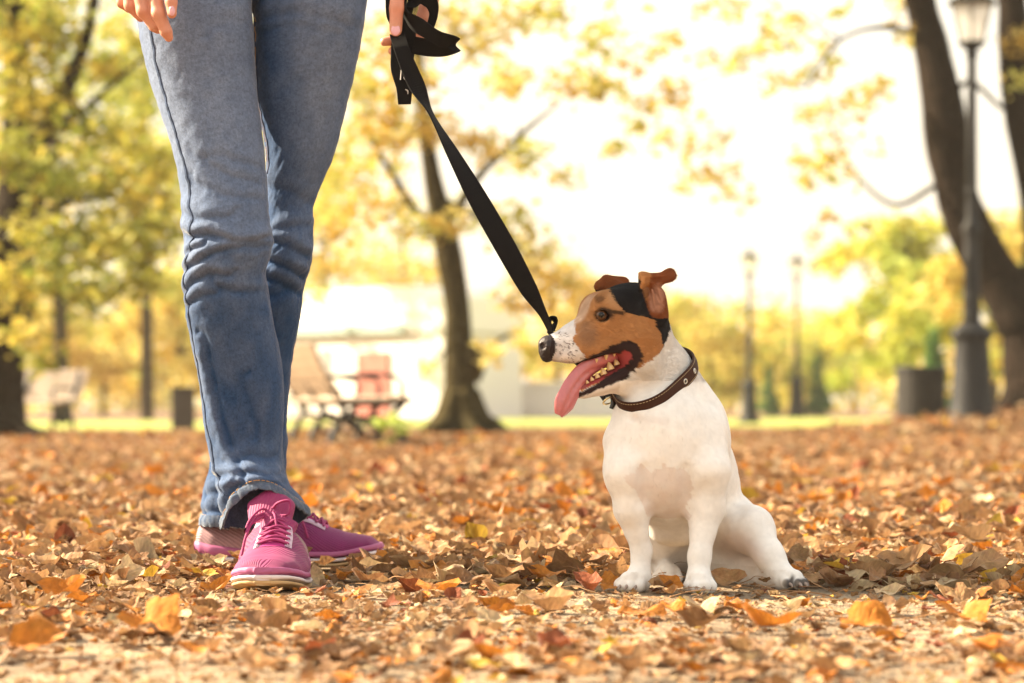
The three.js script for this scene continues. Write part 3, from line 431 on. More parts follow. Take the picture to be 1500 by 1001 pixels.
function legGeo(T, folds, yEnd, hem, seed, wash) {
  const nT = 168, y0 = T[0][0], nY = 330, P = [], U = [], Cc = [], I = [], pos = [];
  for (let i = 0; i <= nY; i++) {
    const f = i / nY, py = y0 + (yEnd - y0) * f; let uAcc = 0;
    const [xl, xr, d] = rowAt(T, py), sc = d / FOCAL, cx = (xl + xr) / 2, rx = (xr - xl) / 2 * sc, rz = rx * (py < 250 ? 1.02 : lerp(1.02, 1.1, sstep(250, 500, py)));
    for (let j = 0; j <= nT; j++) {
      const th = j / nT * Math.PI * 2 + Math.PI, s = Math.sin(th), c = Math.cos(th);
      const hemDrop = hem ? sstep(640, yEnd, py) * hem(th) : 0, yy = py + hemDrop, px = cx + (xr - xl) / 2 * s;
      let disp = 0; const front = sstep(-0.25, 0.75, c);
      if (front > 0) for (const [L, amp, w] of folds) { const sd = signedDist(px, yy, L); if (Math.abs(sd) < w * 4) disp += front * amp * 0.66 * (1 + 0.5 * noise(px * 0.05, yy * 0.05, amp * 900)) * foldProfile(sd, w); }
      const knee = Math.exp(-(((py - 375) / 70) ** 2)) + 0.9 * sstep(620, 720, py) + 0.25;
      const back = sstep(0.1, -0.5, c);
      disp += knee * (0.0022 * noise(th * 1.6 + seed, py * 0.045, seed) + 0.0012 * noise(th * 3.2 + py * 0.02 + seed, py * 0.09, 4)) + back * 0.004 * noise(th * 1.5, py * 0.03 + seed, 7);
      disp += 0.0006 * noise(th * 9, py * 0.14, seed + 3) + 0.0008 * Math.abs(noise(th * 4 + py * 0.03, py * 0.05, seed + 8));
      if (hem && py > yEnd - 16) disp += 0.0014 * sstep(yEnd - 16, yEnd - 13, py); 
      const q = PL(cx, yy, d), x = q.x + (rx + disp) * s, z = q.z + (rz + disp) * c; P.push(x, q.y, z); U.push(th * 0.075, q.y);
      // dye: worn pale on the thigh and knee, darker blue below
      const worn = wash(px, py, c, th), g = noise(x * 70, q.y * 50, z * 70) * 0.12 + noise(x * 18, q.y * 11, z * 18) * 0.1 + Math.max(-1, Math.min(1.4, disp / 0.004)) * 0.14, k = clamp(worn + g);
      Cc.push(lerp(0.026, 0.182, k), lerp(0.064, 0.222, k), lerp(0.155, 0.32, k));
    }
  }
  for (let i = 0; i < nY; i++) for (let j = 0; j < nT; j++) { const a = i * (nT + 1) + j, b = a + nT + 1; I.push(a, b, a + 1, a + 1, b, b + 1); }
  const g = new THREE.BufferGeometry(); g.setAttribute('position', new THREE.Float32BufferAttribute(P, 3)); g.setAttribute('uv', new THREE.Float32BufferAttribute(U, 2)); g.setAttribute('color', new THREE.Float32BufferAttribute(Cc, 3)); g.setIndex(I); g.computeVertexNormals();
  // close the shading seam at the back
  const N = g.attributes.normal; for (let i = 0; i <= nY; i++) { const a = i * (nT + 1), b = a + nT, n = V(N.getX(a) + N.getX(b), N.getY(a) + N.getY(b), N.getZ(a) + N.getZ(b)).normalize(); N.setXYZ(a, n.x, n.y, n.z); N.setXYZ(b, n.x, n.y, n.z); }
  return { g, pt: (fi, th, lift) => { const i = clamp(fi, 0, nY), j = ((((th - Math.PI) / (Math.PI * 2)) % 1 + 1) % 1) * nT, k = Math.round(i) * (nT + 1) + Math.round(j); return V(P[3 * k] + N.getX(k) * lift, P[3 * k + 1] + N.getY(k) * lift, P[3 * k + 2] + N.getZ(k) * lift); }, rowOf: py => (py - y0) / (yEnd - y0) * nY, nY, nT };
}
const hemFront = th => { const s = Math.sin(th), c = Math.cos(th); return -26 * Math.max(0, c) ** 2 + 34 * Math.max(0, -s) ** 2 * (c > -0.5 ? 1 : 0.9) + 14 * Math.max(0, s) ** 2 + 40 * Math.max(0, -c) ** 2; };
const legF = legGeo(FRONT, FOLDS_F, 740, hemFront, 1.7, (px, py, c) => 0.14 + 0.52 * sstep(430, 180, py) * (0.55 + 0.45 * sstep(0.1, 0.9, c)) + 0.2 * sstep(470, 390, py) + 0.1 * sstep(640, 720, py));
const legR = legGeo(REAR, FOLDS_R, 768, th => 0, 5.1, (px, py, c) => 0.06 + 0.55 * sstep(440, 150, py) * sstep(385, 470, px) * (0.4 + 0.6 * sstep(0.2, 0.9, c)) + 0.14 * sstep(470, 380, py) + 0.12 * sstep(690, 740, py));
// seat of the jeans, out of the picture
const seatGeo = (() => { const g = new THREE.SphereGeometry(1, 40, 28); const a = PL(372, -190, 3.78), p = g.attributes.position, U = g.attributes.uv, c = []; for (let i = 0; i < p.count; i++) { const x = p.getX(i), y = p.getY(i), z = p.getZ(i); const w = y > 0 ? 1 : 1; p.setXYZ(i, a.x + x * 0.185 * w, a.y + y * 0.225, a.z + z * 0.115); U.setXY(i, U.getX(i) * 1.1, U.getY(i) * 0.6); c.push(0.08, 0.11, 0.19); } g.setAttribute('color', new THREE.Float32BufferAttribute(c, 3)); g.computeVertexNormals(); return g; })();
const jeans = mesh('jeans', merge([legF.g, legR.g, seatGeo]), denim, personG, 'faded blue denim jeans, paler on the thighs, creased at the knees');
// side seam: a felled ridge with a dark groove beside it; inside leg seam in orange thread; hems
{
  const seamLine = (leg, rows, width, lift) => { const pts = [], ac = []; for (let k = 0; k < rows.length; k++) { const [py, deg] = rows[k]; const th = deg * Math.PI / 180, i = leg.rowOf(py); pts.push(leg.pt(i, th, lift)); ac.push(leg.pt(i, th + 0.09, 0).sub(leg.pt(i, th - 0.09, 0))); } return strap(pts, ac, width, 0.0022, 3); };
  const dense = (R) => { const o = []; for (let py = R[0][0]; py <= R[R.length - 1][0]; py += 7) { let k = 0; while (k < R.length - 2 && R[k + 1][0] < py) k++; o.push([py, lerp(R[k][1], R[k + 1][1], clamp((py - R[k][0]) / (R[k + 1][0] - R[k][0])))]); } return o; };
  const SEAM = dense([[-300, -45], [55, -45], [200, -50], [330, -43], [365, -52], [400, -62], [480, -59], [560, -62], [620, -60], [690, -56], [715, -52]]);
  const sg = seamLine(legF, SEAM, 0.0042, 0.0002); paint(sg, (x, y, z, o) => { const k = 0.8 + 0.5 * noise(x * 200, y * 160, z * 200); o[0] = 0.06 * k; o[1] = 0.085 * k; o[2] = 0.15 * k; });
  mesh('side_seam', sg, denim, jeans);
  const sg2 = seamLine(legR, dense([[-100, -80], [60, -72], [150, -66], [260, -60]]), 0.004, 0.0004); paint(sg2, (x, y, z, o) => { o[0] = 0.09; o[1] = 0.1; o[2] = 0.16; }); mesh('inner_seam', sg2, denim, jeans);
  const th = std({ color: C(0.5, 0.27, 0.09), roughness: 0.9 }), st = [];
  for (let py = 30; py < 245; py += 3.2) { const a = legR.pt(legR.rowOf(py), -67 * Math.PI / 180, 0.0016), b = legR.pt(legR.rowOf(py + 2.4), -67 * Math.PI / 180, 0.0016); if (a.distanceTo(b) > 1e-4) st.push(tube([[a.x, a.y, a.z, 0.0005], [b.x, b.y, b.z, 0.0005]], 1, 5)); }
  for (const [leg, row] of [[legF, 726.5], [legR, 754]]) for (let k = 0; k < 110; k++) { const t0 = k / 110 * Math.PI * 2, a = leg.pt(leg.rowOf(row), t0, 0.0007), b = leg.pt(leg.rowOf(row), t0 + 0.04, 0.0007); if (a.distanceTo(b) > 1e-4) st.push(tube([[a.x, a.y, a.z, 0.0006], [b.x, b.y, b.z, 0.0006]], 1, 5)); }
  const s = mesh('stitching', merge(st), th, jeans); s.userData.kind = 'stuff';
  for (const [leg, a, b, dark] of [[legF, 727, 740, 0], [legR, 754, 768, 0]]) {
    const P = [], U = [], I = [], c = [], n = leg.nT; const rows = [[b, 0.0], [b, 0.0032], [a + 5, 0.0034], [a + 1, 0.0026], [a, 0.0008]];
    rows.forEach(([py, l], r) => { for (let j = 0; j <= n; j++) { const t0 = j / n * Math.PI * 2, q = leg.pt(leg.rowOf(py), t0, l - 0.0004 + 0.0009 * noise(t0 * 14, py, 3)); if (py === b) q.y -= 0.0012 + 0.0016 * noise(t0 * 40, 1, 2); P.push(q.x, q.y, q.z); U.push(t0 * 0.075, q.y + r * 0.01); const k = clamp(0.5 + 0.5 * noise(t0 * 30, py * 0.2, 5) + (py === b ? 0.25 : 0)); c.push(lerp(0.04, 0.17, k), lerp(0.07, 0.2, k), lerp(0.14, 0.26, k)); } });
    for (let i = 0; i < rows.length - 1; i++) for (let j = 0; j < n; j++) { const x = i * (n + 1) + j, y = x + n + 1; I.push(x, x + 1, y, x + 1, y + 1, y); }
    const g = new THREE.BufferGeometry(); g.setAttribute('position', new THREE.Float32BufferAttribute(P, 3)); g.setAttribute('uv', new THREE.Float32BufferAttribute(U, 2)); g.setAttribute('color', new THREE.Float32BufferAttribute(c, 3)); g.setIndex(I); g.computeVertexNormals(); mesh('hem', g, denim, jeans, 'doubled stitched hem, worn pale along its edge');
  }
}
// ---------- shoes ----------
function shoe(pos, turn, label, upper1) {
  const G = new THREE.Group(); G.name = 'shoe'; G.userData.label = label; G.position.copy(pos).sub(PO); G.rotation.y = turn; personG.add(G); // toe along +z
  const L = 0.305, S = (t, A) => { let k = 0; while (k < A.length - 2 && A[k + 1][0] < t) k++; const u = clamp((t - A[k][0]) / (A[k + 1][0] - A[k][0])), e = u * u * (3 - 2 * u); return lerp(A[k][1], A[k + 1][1], lerp(u, e, 0.5)); };
  const wS = t => S(t, [[0, 0.6], [0.03, 0.72], [0.1, 0.82], [0.25, 0.8], [0.42, 0.78], [0.6, 0.96], [0.75, 1], [0.87, 0.9], [0.95, 0.66], [0.985, 0.42], [1, 0.2]]) * 0.0565, cxS = t => 0.006 * Math.sin(t * Math.PI) * (t < 0.5 ? -1 : 1);
  const lift = t => 0.012 * sstep(0.72, 1, t) ** 1.3 + 0.004 * sstep(0.1, 0, t);
  const loft = (sections, cap = true) => { const m = sections[0].length, P = [], I = [], U = []; sections.forEach((s, i) => s.forEach((p, j) => { P.push(p[0], p[1], p[2]); U.push(j / m * 0.22, p[2]); })); for (let i = 0; i < sections.length - 1; i++) for (let j = 0; j < m - 1; j++) { const a = i * m + j, b = a + m; I.push(a, a + 1, b, a + 1, b + 1, b); } if (cap) for (const r of [0, sections.length - 1]) for (let j = 1; j < m - 1; j++) r ? I.push(r * m, r * m + j, r * m + j + 1) : I.push(0, j + 1, j); const g = new THREE.BufferGeometry(); g.setAttribute('position', new THREE.Float32BufferAttribute(P, 3)); g.setAttribute('uv', new THREE.Float32BufferAttribute(U, 2)); g.setIndex(I); g.computeVertexNormals(); return g; };
  const slab = (y0, y1, grow0, grow1, n = 60) => { const out = []; for (let i = 0; i <= n; i++) { const t = 0.5 - 0.5 * Math.cos(i / n * Math.PI), w = wS(t), z = (t - 0.5) * L, l = lift(t), e = (i === 0 || i === n) ? 0.002 : 0; const ring = []; const a = y0(t) + l, b = y1(t) + l; for (const [s, y, g] of [[-1, a + 0.003, grow0 - 0.001], [-1, (a * 2 + b) / 3, grow0 + 0.0012], [-1, (a + 2 * b) / 3, (grow0 + grow1) / 2 + 0.001], [-1, b - 0.001, grow1], [-0.86, b, grow1], [0, b, grow1], [0.86, b, grow1], [1, b - 0.001, grow1], [1, (a + 2 * b) / 3, (grow0 + grow1) / 2 + 0.001], [1, (a * 2 + b) / 3, grow0 + 0.0012], [1, a + 0.003, grow0 - 0.001], [0.85, a, grow0 - 0.002], [0, a, grow0], [-0.85, a, grow0 - 0.002], [-1, a + 0.003, grow0 - 0.001]]) ring.push([cxS(t) + s * (w + g - e), y, z + (t > 0.5 ? 1 : -1) * g * (i === 0 || i === n ? 1 : 0)]); out.push(ring); } return loft(out); };
  mesh('outsole', slab(() => 0, () => 0.0075, 0, 0.001), std({ color: C(0.5, 0.33, 0.16), roughness: 0.85 }), G, 'tan rubber outsole');
  mesh('midsole', slab(() => 0.0077, t => 0.0155 + 0.003 * sstep(0.4, 0, t), 0.0012, 0.0022), std({ color: C(0.7, 0.62, 0.64), roughness: 0.65 }), G, 'white foam midsole');
  mesh('foxing', slab(t => 0.0157 + 0.003 * sstep(0.4, 0, t), t => 0.027 + 0.012 * sstep(0.45, 0, t), 0.0018, 0.0004), std({ color: C(0.36, 0.085, 0.2), roughness: 0.6 }), G, 'pink band above the midsole');
  // upper: height along the foot
  const hS = t => S(t, [[0, 0.062], [0.04, 0.082], [0.12, 0.084], [0.3, 0.088], [0.42, 0.105], [0.5, 0.096], [0.6, 0.08], [0.72, 0.063], [0.84, 0.052], [0.93, 0.045], [0.98, 0.034], [1, 0.022]]), pinch = t => S(t, [[0, 0.6], [0.1, 0.7], [0.3, 0.72], [0.45, 0.55], [0.65, 0.62], [1, 0.8]]);
  const upperPt = (t, a, out = 0) => { const w = wS(t) - 0.0005 + out, z = (t - 0.5) * L, base = 0.022 + lift(t) + 0.01 * sstep(0.45, 0, t), h = hS(t) - base + lift(t) * 0.5 + out, s = -Math.cos(a), c = Math.sin(a), ex = lerp(0.62, 0.85, sstep(0.5, 0.2, t)); const nx = Math.sign(s) * Math.pow(Math.abs(s), ex) * lerp(1, pinch(t), c * c); return [cxS(t) + nx * w, base + Math.pow(c, 0.8) * h, z + (t > 0.97 ? out : 0)]; };
  const secs = []; for (let i = 0; i <= 80; i++) { const t = 0.004 + 0.992 * (0.5 - 0.5 * Math.cos(i / 80 * Math.PI)), r = []; for (let j = 0; j <= 44; j++) r.push(upperPt(t, j / 44 * Math.PI)); secs.push(r); }
  const ug = loft(secs); const p = ug.attributes.position, N = ug.attributes.normal;
  { let dsum = 0; for (let i = 0; i < p.count; i++) dsum += N.getY(i); if (dsum < 0) { const ix = ug.index.array; for (let i = 0; i < ix.length; i += 3) { const t = ix[i]; ix[i] = ix[i + 1]; ix[i + 1] = t; } ug.computeVertexNormals(); } }
  paint(ug, (x, y, z, o) => { const t = z / L + 0.5, heel = sstep(0.34, 0.3, t + 0.25 * (y - 0.05)), k = 1 + 0.08 * noise(x * 150, y * 150, z * 150); o[0] = lerp(upper1[0], 0.34, heel) * k; o[1] = lerp(upper1[1], 0.19, heel) * k; o[2] = lerp(upper1[2], 0.2, heel) * k; });
  mesh('upper', ug, phys({ vertexColors: true, roughness: 0.75, map: meshMap, bumpMap: meshBump, bumpScale: 0.0008, sheen: 0.3, sheenColor: C(0.9, 0.5, 0.7), sheenRoughness: 0.5 }), G, 'pink knitted upper with fine slanting ribs');
  // laced panels beside the tongue, tongue, laces
  const strip = (a0, a1, t0, t1, out, mat, name, lab) => { const r = []; for (let i = 0; i <= 20; i++) { const t = lerp(t0, t1, i / 20), s = []; for (let j = 0; j <= 6; j++) s.push(upperPt(t, lerp(a0, a1, j / 6), out * (j === 0 || j === 6 || i === 0 || i === 20 ? 0.35 : 1))); r.push(s); } const g = loft(r, false), ix = g.index.array; let s = 0; for (let i = 0; i < g.attributes.normal.count; i++) s += g.attributes.normal.getY(i); if (s < 0) { for (let i = 0; i < ix.length; i += 3) { const t = ix[i]; ix[i] = ix[i + 1]; ix[i + 1] = t; } g.computeVertexNormals(); } return mesh(name, g, mat, G, lab); };
  const panel = std({ color: C(0.52, 0.36, 0.46), roughness: 0.55 });
  strip(1.0, 1.26, 0.44, 0.7, 0.003, panel, 'lace_panel'); strip(Math.PI - 1.0, Math.PI - 1.26, 0.44, 0.7, 0.003, panel, 'lace_panel');
  strip(1.24, Math.PI - 1.24, 0.44, 0.71, 0.0022, std({ color: C(0.4, 0.02, 0.16), roughness: 0.8 }), 'tongue_lining');
  { // tongue
    const r = []; for (let i = 0; i <= 24; i++) { const u = i / 24, t = lerp(0.6, 0.37, u), a = upperPt(t, Math.PI / 2, 0.003), y = lerp(a[1], 0.148, sstep(0.2, 1, u)), z = lerp(a[2], -0.012, u * 0.6) - 0.012 * u * u, w = lerp(0.022, 0.036, sstep(0, 0.7, u)) * Math.sqrt(clamp((1.02 - u) / 0.3)), s = []; for (let j = 0; j <= 14; j++) { const x = j / 7 - 1; s.push([cxS(t) + x * w, y - 0.012 * x * x, z - 0.014 * x * x * u + 0.004]); } for (let j = 14; j >= 0; j--) { const x = j / 7 - 1; s.push([cxS(t) + x * w, y - 0.012 * x * x - 0.003, z - 0.014 * x * x * u - 0.005]); } r.push(s); }
    const g = loft(r); mesh('tongue', g, std({ color: C(0.25, 0.016, 0.095), roughness: 0.7, side: THREE.DoubleSide, bumpMap: meshBump, bumpScale: 0.0006 }), G, 'raspberry padded tongue');
  }
  const lace = phys({ color: C(0.27, 0.016, 0.1), roughness: 0.75 }), rows = [0.45, 0.5, 0.55, 0.6, 0.65, 0.69], ends = (t, s) => { const q = upperPt(t, s > 0 ? Math.PI - 1.14 : 1.14, 0.0045); return [q[0], q[1], q[2], 0.0021]; }, mid = t => { const q = upperPt(t, Math.PI / 2, 0.0075); return [q[0], q[1], q[2], 0.0021]; };
  for (let i = 0; i < rows.length - 1; i++) for (const s of [1, -1]) { const m = mid((rows[i] + rows[i + 1]) / 2); m[1] += s * 0.0012; mesh('lace', tube([ends(rows[i], s), m, ends(rows[i + 1], -s)], 8, 8), lace, G); }
  mesh('lace', tube([ends(0.69, 1), mid(0.69), ends(0.69, -1)], 8, 8), lace, G);
  // bow: two loops and two ends falling to one side
  const k0 = mid(0.455); k0[1] += 0.004; const off = (x, y, z) => [k0[0] + x, k0[1] + y, k0[2] + z, 0.0021];
  mesh('lace_bow', merge([tube([off(0, 0, 0), off(0.014, 0.014, 0.012), off(0.03, 0.016, 0.012), off(0.03, -0.002, 0.014), off(0.012, -0.006, 0.008), off(0, 0, 0)], 6, 7), tube([off(0, 0, 0), off(-0.012, 0.004, 0.012), off(-0.028, -0.012, 0.026), off(-0.034, -0.03, 0.036), off(-0.028, -0.02, 0.03), off(0, 0, 0)], 6, 7), tube([off(0, 0, 0), off(-0.02, -0.008, 0.02), off(-0.032, -0.034, 0.038), off(-0.038, -0.064, 0.05)], 6, 7), tube([off(0, 0, 0), off(0.008, -0.004, 0.014), off(0.014, -0.022, 0.03), off(0.03, -0.04, 0.03)], 6, 7), new THREE.SphereGeometry(0.0045, 12, 8).translate(k0[0], k0[1], k0[2])]), lace, G);
  for (const s of [1, -1]) for (const t of rows) { const q = ends(t, s), e = mesh('eyelet', new THREE.TorusGeometry(0.0028, 0.0008, 6, 14), panel, G); e.position.set(q[0], q[1] - 0.0012, q[2]); e.rotation.set(-1.0, s * 0.7, 0); }
  return G;
}
const meshMap = tex(256, (u, v, i, j) => { const a = Math.sin((u * 24 + v * 8) * Math.PI * 2), k = 0.86 + 0.13 * a + 0.08 * tileFbm(u, v, 32, 6, 3); return [k, k * 0.97, k]; });
const meshBump = tex(256, (u, v) => 0.5 + 0.4 * Math.sin((u * 24 + v * 8) * Math.PI * 2) + 0.1 * tileNoise(u, v, 128, 3)); for (const t of [meshMap, meshBump]) t.repeat.set(6, 12);
shoe(at(400, 0, 3.62).setY(0), 0, 'pink running shoe with raspberry laces, toe to the front', [0.24, 0.024, 0.105]);
shoe(at(425, 0, 3.95).setY(0.009), Math.PI / 2 - 0.06, 'pink running shoe turned sideways behind the other foot', [0.2, 0.007, 0.095]);
// ankles inside the trousers
const skinMat = phys({ vertexColors: true, roughness: 0.52, sheen: 0.15, sheenColor: C(1, 0.7, 0.6) });
const skinTone = (x, y, z, o) => { const k = 1 + 0.06 * noise(x * 120, y * 120, z * 120) + 0.04 * noise(x * 500, y * 500, z * 500), r = 0.5 + 0.5 * noise(x * 45, y * 45, z * 45); o[0] = 0.55 * k; o[1] = lerp(0.25, 0.2, r) * k; o[2] = lerp(0.16, 0.12, r) * k; };
// hands: chains of [column, row, metres, radius]
function chainField(chains, palm, k = 0.008) { const cs = []; for (const c of chains) for (let i = 0; i < c.length - 1; i++) cs.push([PL(c[i][0], c[i][1], c[i][2]), c[i][3], PL(c[i + 1][0], c[i + 1][1], c[i + 1][2]), c[i + 1][3]]); const ps = palm.map(p => [PL(p[0], p[1], p[2]), p[3], PL(p[4], p[5], p[6]), p[7]]); return p => { let d = 1; const groups = []; let at0 = 0; for (const c of chains) { let g = 1; for (let i = 0; i < c.length - 1; i++, at0++) { const q = cs[at0]; g = smin(g, dCone(p, q[0], q[1], q[2], q[3]), 0.004); } d = smin(d, g, 0.0035); } let m = 1; for (const q of ps) m = smin(m, dCone(p, q[0], q[1], q[2], q[3]), 0.02); return smin(d, m, k); }; }
const handR = chainField([
  [[246, -62, 3.50, 0.0125], [249, -22, 3.475, 0.0098], [250.5, 3, 3.47, 0.0086], [251.5, 20, 3.468, 0.0072]],
  [[226, -60, 3.505, 0.0118], [226, -14, 3.485, 0.0112], [232, 20, 3.478, 0.0106], [243, 46, 3.482, 0.0086], [247, 55, 3.486, 0.0066]],
  [[206, -62, 3.505, 0.0118], [204, -16, 3.49, 0.0112], [210, 16, 3.487, 0.0103], [226, 38, 3.493, 0.0082], [231, 43, 3.496, 0.0068]],
  [[191, -58, 3.512, 0.0108], [187, -18, 3.50, 0.0102], [191, 8, 3.499, 0.0094], [206, 25, 3.506, 0.0075]],
  [[180, -50, 3.522, 0.0092], [176, -18, 3.517, 0.0084], [178, 4, 3.517, 0.0075], [188, 13, 3.525, 0.006]],
], [[228, -72, 3.51, 0.017, 192, -68, 3.525, 0.014], [224, -100, 3.515, 0.018, 198, -100, 3.53, 0.017], [212, -140, 3.53, 0.025, 214, -110, 3.52, 0.022], [244, -66, 3.505, 0.013, 224, -110, 3.52, 0.018]]);
const handL = chainField([
  [[592, -70, 3.53, 0.0135], [583, -28, 3.505, 0.0112], [581, 12, 3.497, 0.0104], [579.5, 44, 3.495, 0.0093]],
  [[606, -62, 3.555, 0.012], [628, -14, 3.545, 0.0108], [620, 26, 3.545, 0.0098], [598, 54, 3.545, 0.0088], [563, 61, 3.54, 0.0068]],
  [[612, -66, 3.57, 0.012], [636, -16, 3.562, 0.0106], [626, 34, 3.56, 0.0098], [604, 64, 3.553, 0.0085], [575, 75, 3.545, 0.0066]],
  [[606, -66, 3.59, 0.0115], [634, -20, 3.588, 0.0098], [620, 26, 3.585, 0.0088], [592, 50, 3.575, 0.007]],
], [[598, -72, 3.55, 0.018, 606, -70, 3.59, 0.016], [598, -105, 3.555, 0.019, 602, -105, 3.585, 0.018], [592, -145, 3.575, 0.025, 598, -110, 3.57, 0.022]]);
{
  const gR = netMesh(handR, PL(150, 80, 3.5).add(V(0, 0, -0.06)), PL(275, -165, 3.5).add(V(0, 0, 0.07)), 0.0022), gL = netMesh(handL, PL(535, 100, 3.55).add(V(0, 0, -0.09)), PL(665, -165, 3.55).add(V(0, 0, 0.08)), 0.0022);
  // upper body, above the picture: arms, trunk, neck and head as one field
  const J = (x, y, z) => V(x, y, z), base = PL(372, -190, 3.78), yb = base.y, sh = yb + 0.5, eR = PL(165, -420, 3.66), eL = PL(650, -400, 3.7), wR = PL(212, -140, 3.53), wL = PL(592, -145, 3.575), sR = J(base.x - 0.17, sh, base.z), sL = J(base.x + 0.17, sh, base.z);
  const armR = p => smin(dCone(p, wR, 0.025, eR, 0.036), dCone(p, eR, 0.036, sR, 0.047), 0.02), armL = p => smin(dCone(p, wL, 0.025, eL, 0.036), dCone(p, eL, 0.036, sL, 0.047), 0.02);
  const skinF = p => { let d = Math.min(armR(p), armL(p)); d = Math.min(d, dCone(p, J(base.x, sh, base.z), 0.055, J(base.x, sh + 0.12, base.z + 0.01), 0.052)); let h = dEll(p, J(base.x, sh + 0.22, base.z + 0.03), V(0.073, 0.11, 0.092)); h = smin(h, dCone(p, J(base.x, sh + 0.23, base.z + 0.115), 0.008, J(base.x, sh + 0.2, base.z + 0.135), 0.012), 0.015); h = smin(h, dCone(p, J(base.x, sh + 0.14, base.z + 0.08), 0.03, J(base.x, sh + 0.18, base.z + 0.06), 0.05), 0.03); return smin(d, h, 0.02); };
  const gB = netMesh(skinF, V(-0.35, wR.y - 0.03, -0.25), V(0.45, sh + 0.36, 0.42), 0.011);
  const g = merge([gR, gL, gB].map(x => paint(x, skinTone))); mesh('body', g, skinMat, personG);
  const knitF = p => { let d = Math.min(smin(dCone(p, wR.clone().lerp(eR, 0.12), 0.036, eR, 0.05), dCone(p, eR, 0.05, sR, 0.062), 0.02), smin(dCone(p, wL.clone().lerp(eL, 0.12), 0.036, eL, 0.05), dCone(p, eL, 0.05, sL, 0.062), 0.02)); const q = p.clone(); q.z = base.z + (q.z - base.z) * 1.5; let t = dCone(q, J(base.x, yb + 0.08, base.z), 0.18, J(base.x, yb + 0.36, base.z), 0.165); t = smin(t, dCone(q, J(base.x - 0.12, sh - 0.05, base.z), 0.09, J(base.x + 0.12, sh - 0.05, base.z), 0.09), 0.06); return smin(d, t * 0.7, 0.03) + 0.004 * noise(p.x * 16, p.y * 12, p.z * 16); };
  mesh('sweater', netMesh(knitF, V(-0.45, yb - 0.15, -0.32), V(0.55, sh + 0.1, 0.45), 0.013), std({ color: C(0.3, 0.27, 0.25), roughness: 0.95 }), personG);
  mesh('hair', netMesh(p => { let d = dEll(p, J(base.x, sh + 0.255, base.z + 0.0), V(0.085, 0.098, 0.1)); d = smin(d, dCone(p, J(base.x, sh + 0.22, base.z - 0.06), 0.06, J(base.x, sh + 0.02, base.z - 0.085), 0.045), 0.04); return smax(d, -dEll(p, J(base.x, sh + 0.18, base.z + 0.12), V(0.066, 0.1, 0.08)), 0.01) + 0.003 * noise(p.x * 80, p.y * 10, p.z * 80); }, V(base.x - 0.13, sh - 0.06, base.z - 0.16), V(base.x + 0.13, sh + 0.38, base.z + 0.14), 0.008), std({ color: C(0.1, 0.05, 0.025), roughness: 0.6 }), personG);
  // nails
  const nailMat = phys({ color: C(0.66, 0.32, 0.35), roughness: 0.25, clearcoat: 0.6, clearcoatRoughness: 0.15 });
  const nail = (a, b, w, l, tilt) => { const g = new THREE.SphereGeometry(1, 16, 10, 0, Math.PI * 2, 0, Math.PI / 2); const m = mesh('fingernail', g, nailMat, personG); m.position.copy(a); m.scale.set(w, 0.0022, l); m.lookAt(b.clone().add(PO)); m.rotateZ(tilt); return m; };
  { const m = mesh('fingernail', new THREE.SphereGeometry(1, 18, 12), nailMat, personG); m.position.copy(PL(579.5, 44, 3.495 - 0.0078)); m.scale.set(0.0068, 0.0085, 0.0022); m.rotation.x = -0.1; }
  { const m = mesh('fingernail', new THREE.SphereGeometry(1, 18, 12), nailMat, personG); m.position.copy(PL(251.6, 16, 3.468 - 0.0062)); m.scale.set(0.0046, 0.0075, 0.0022); m.rotation.z = 0.06; }
}
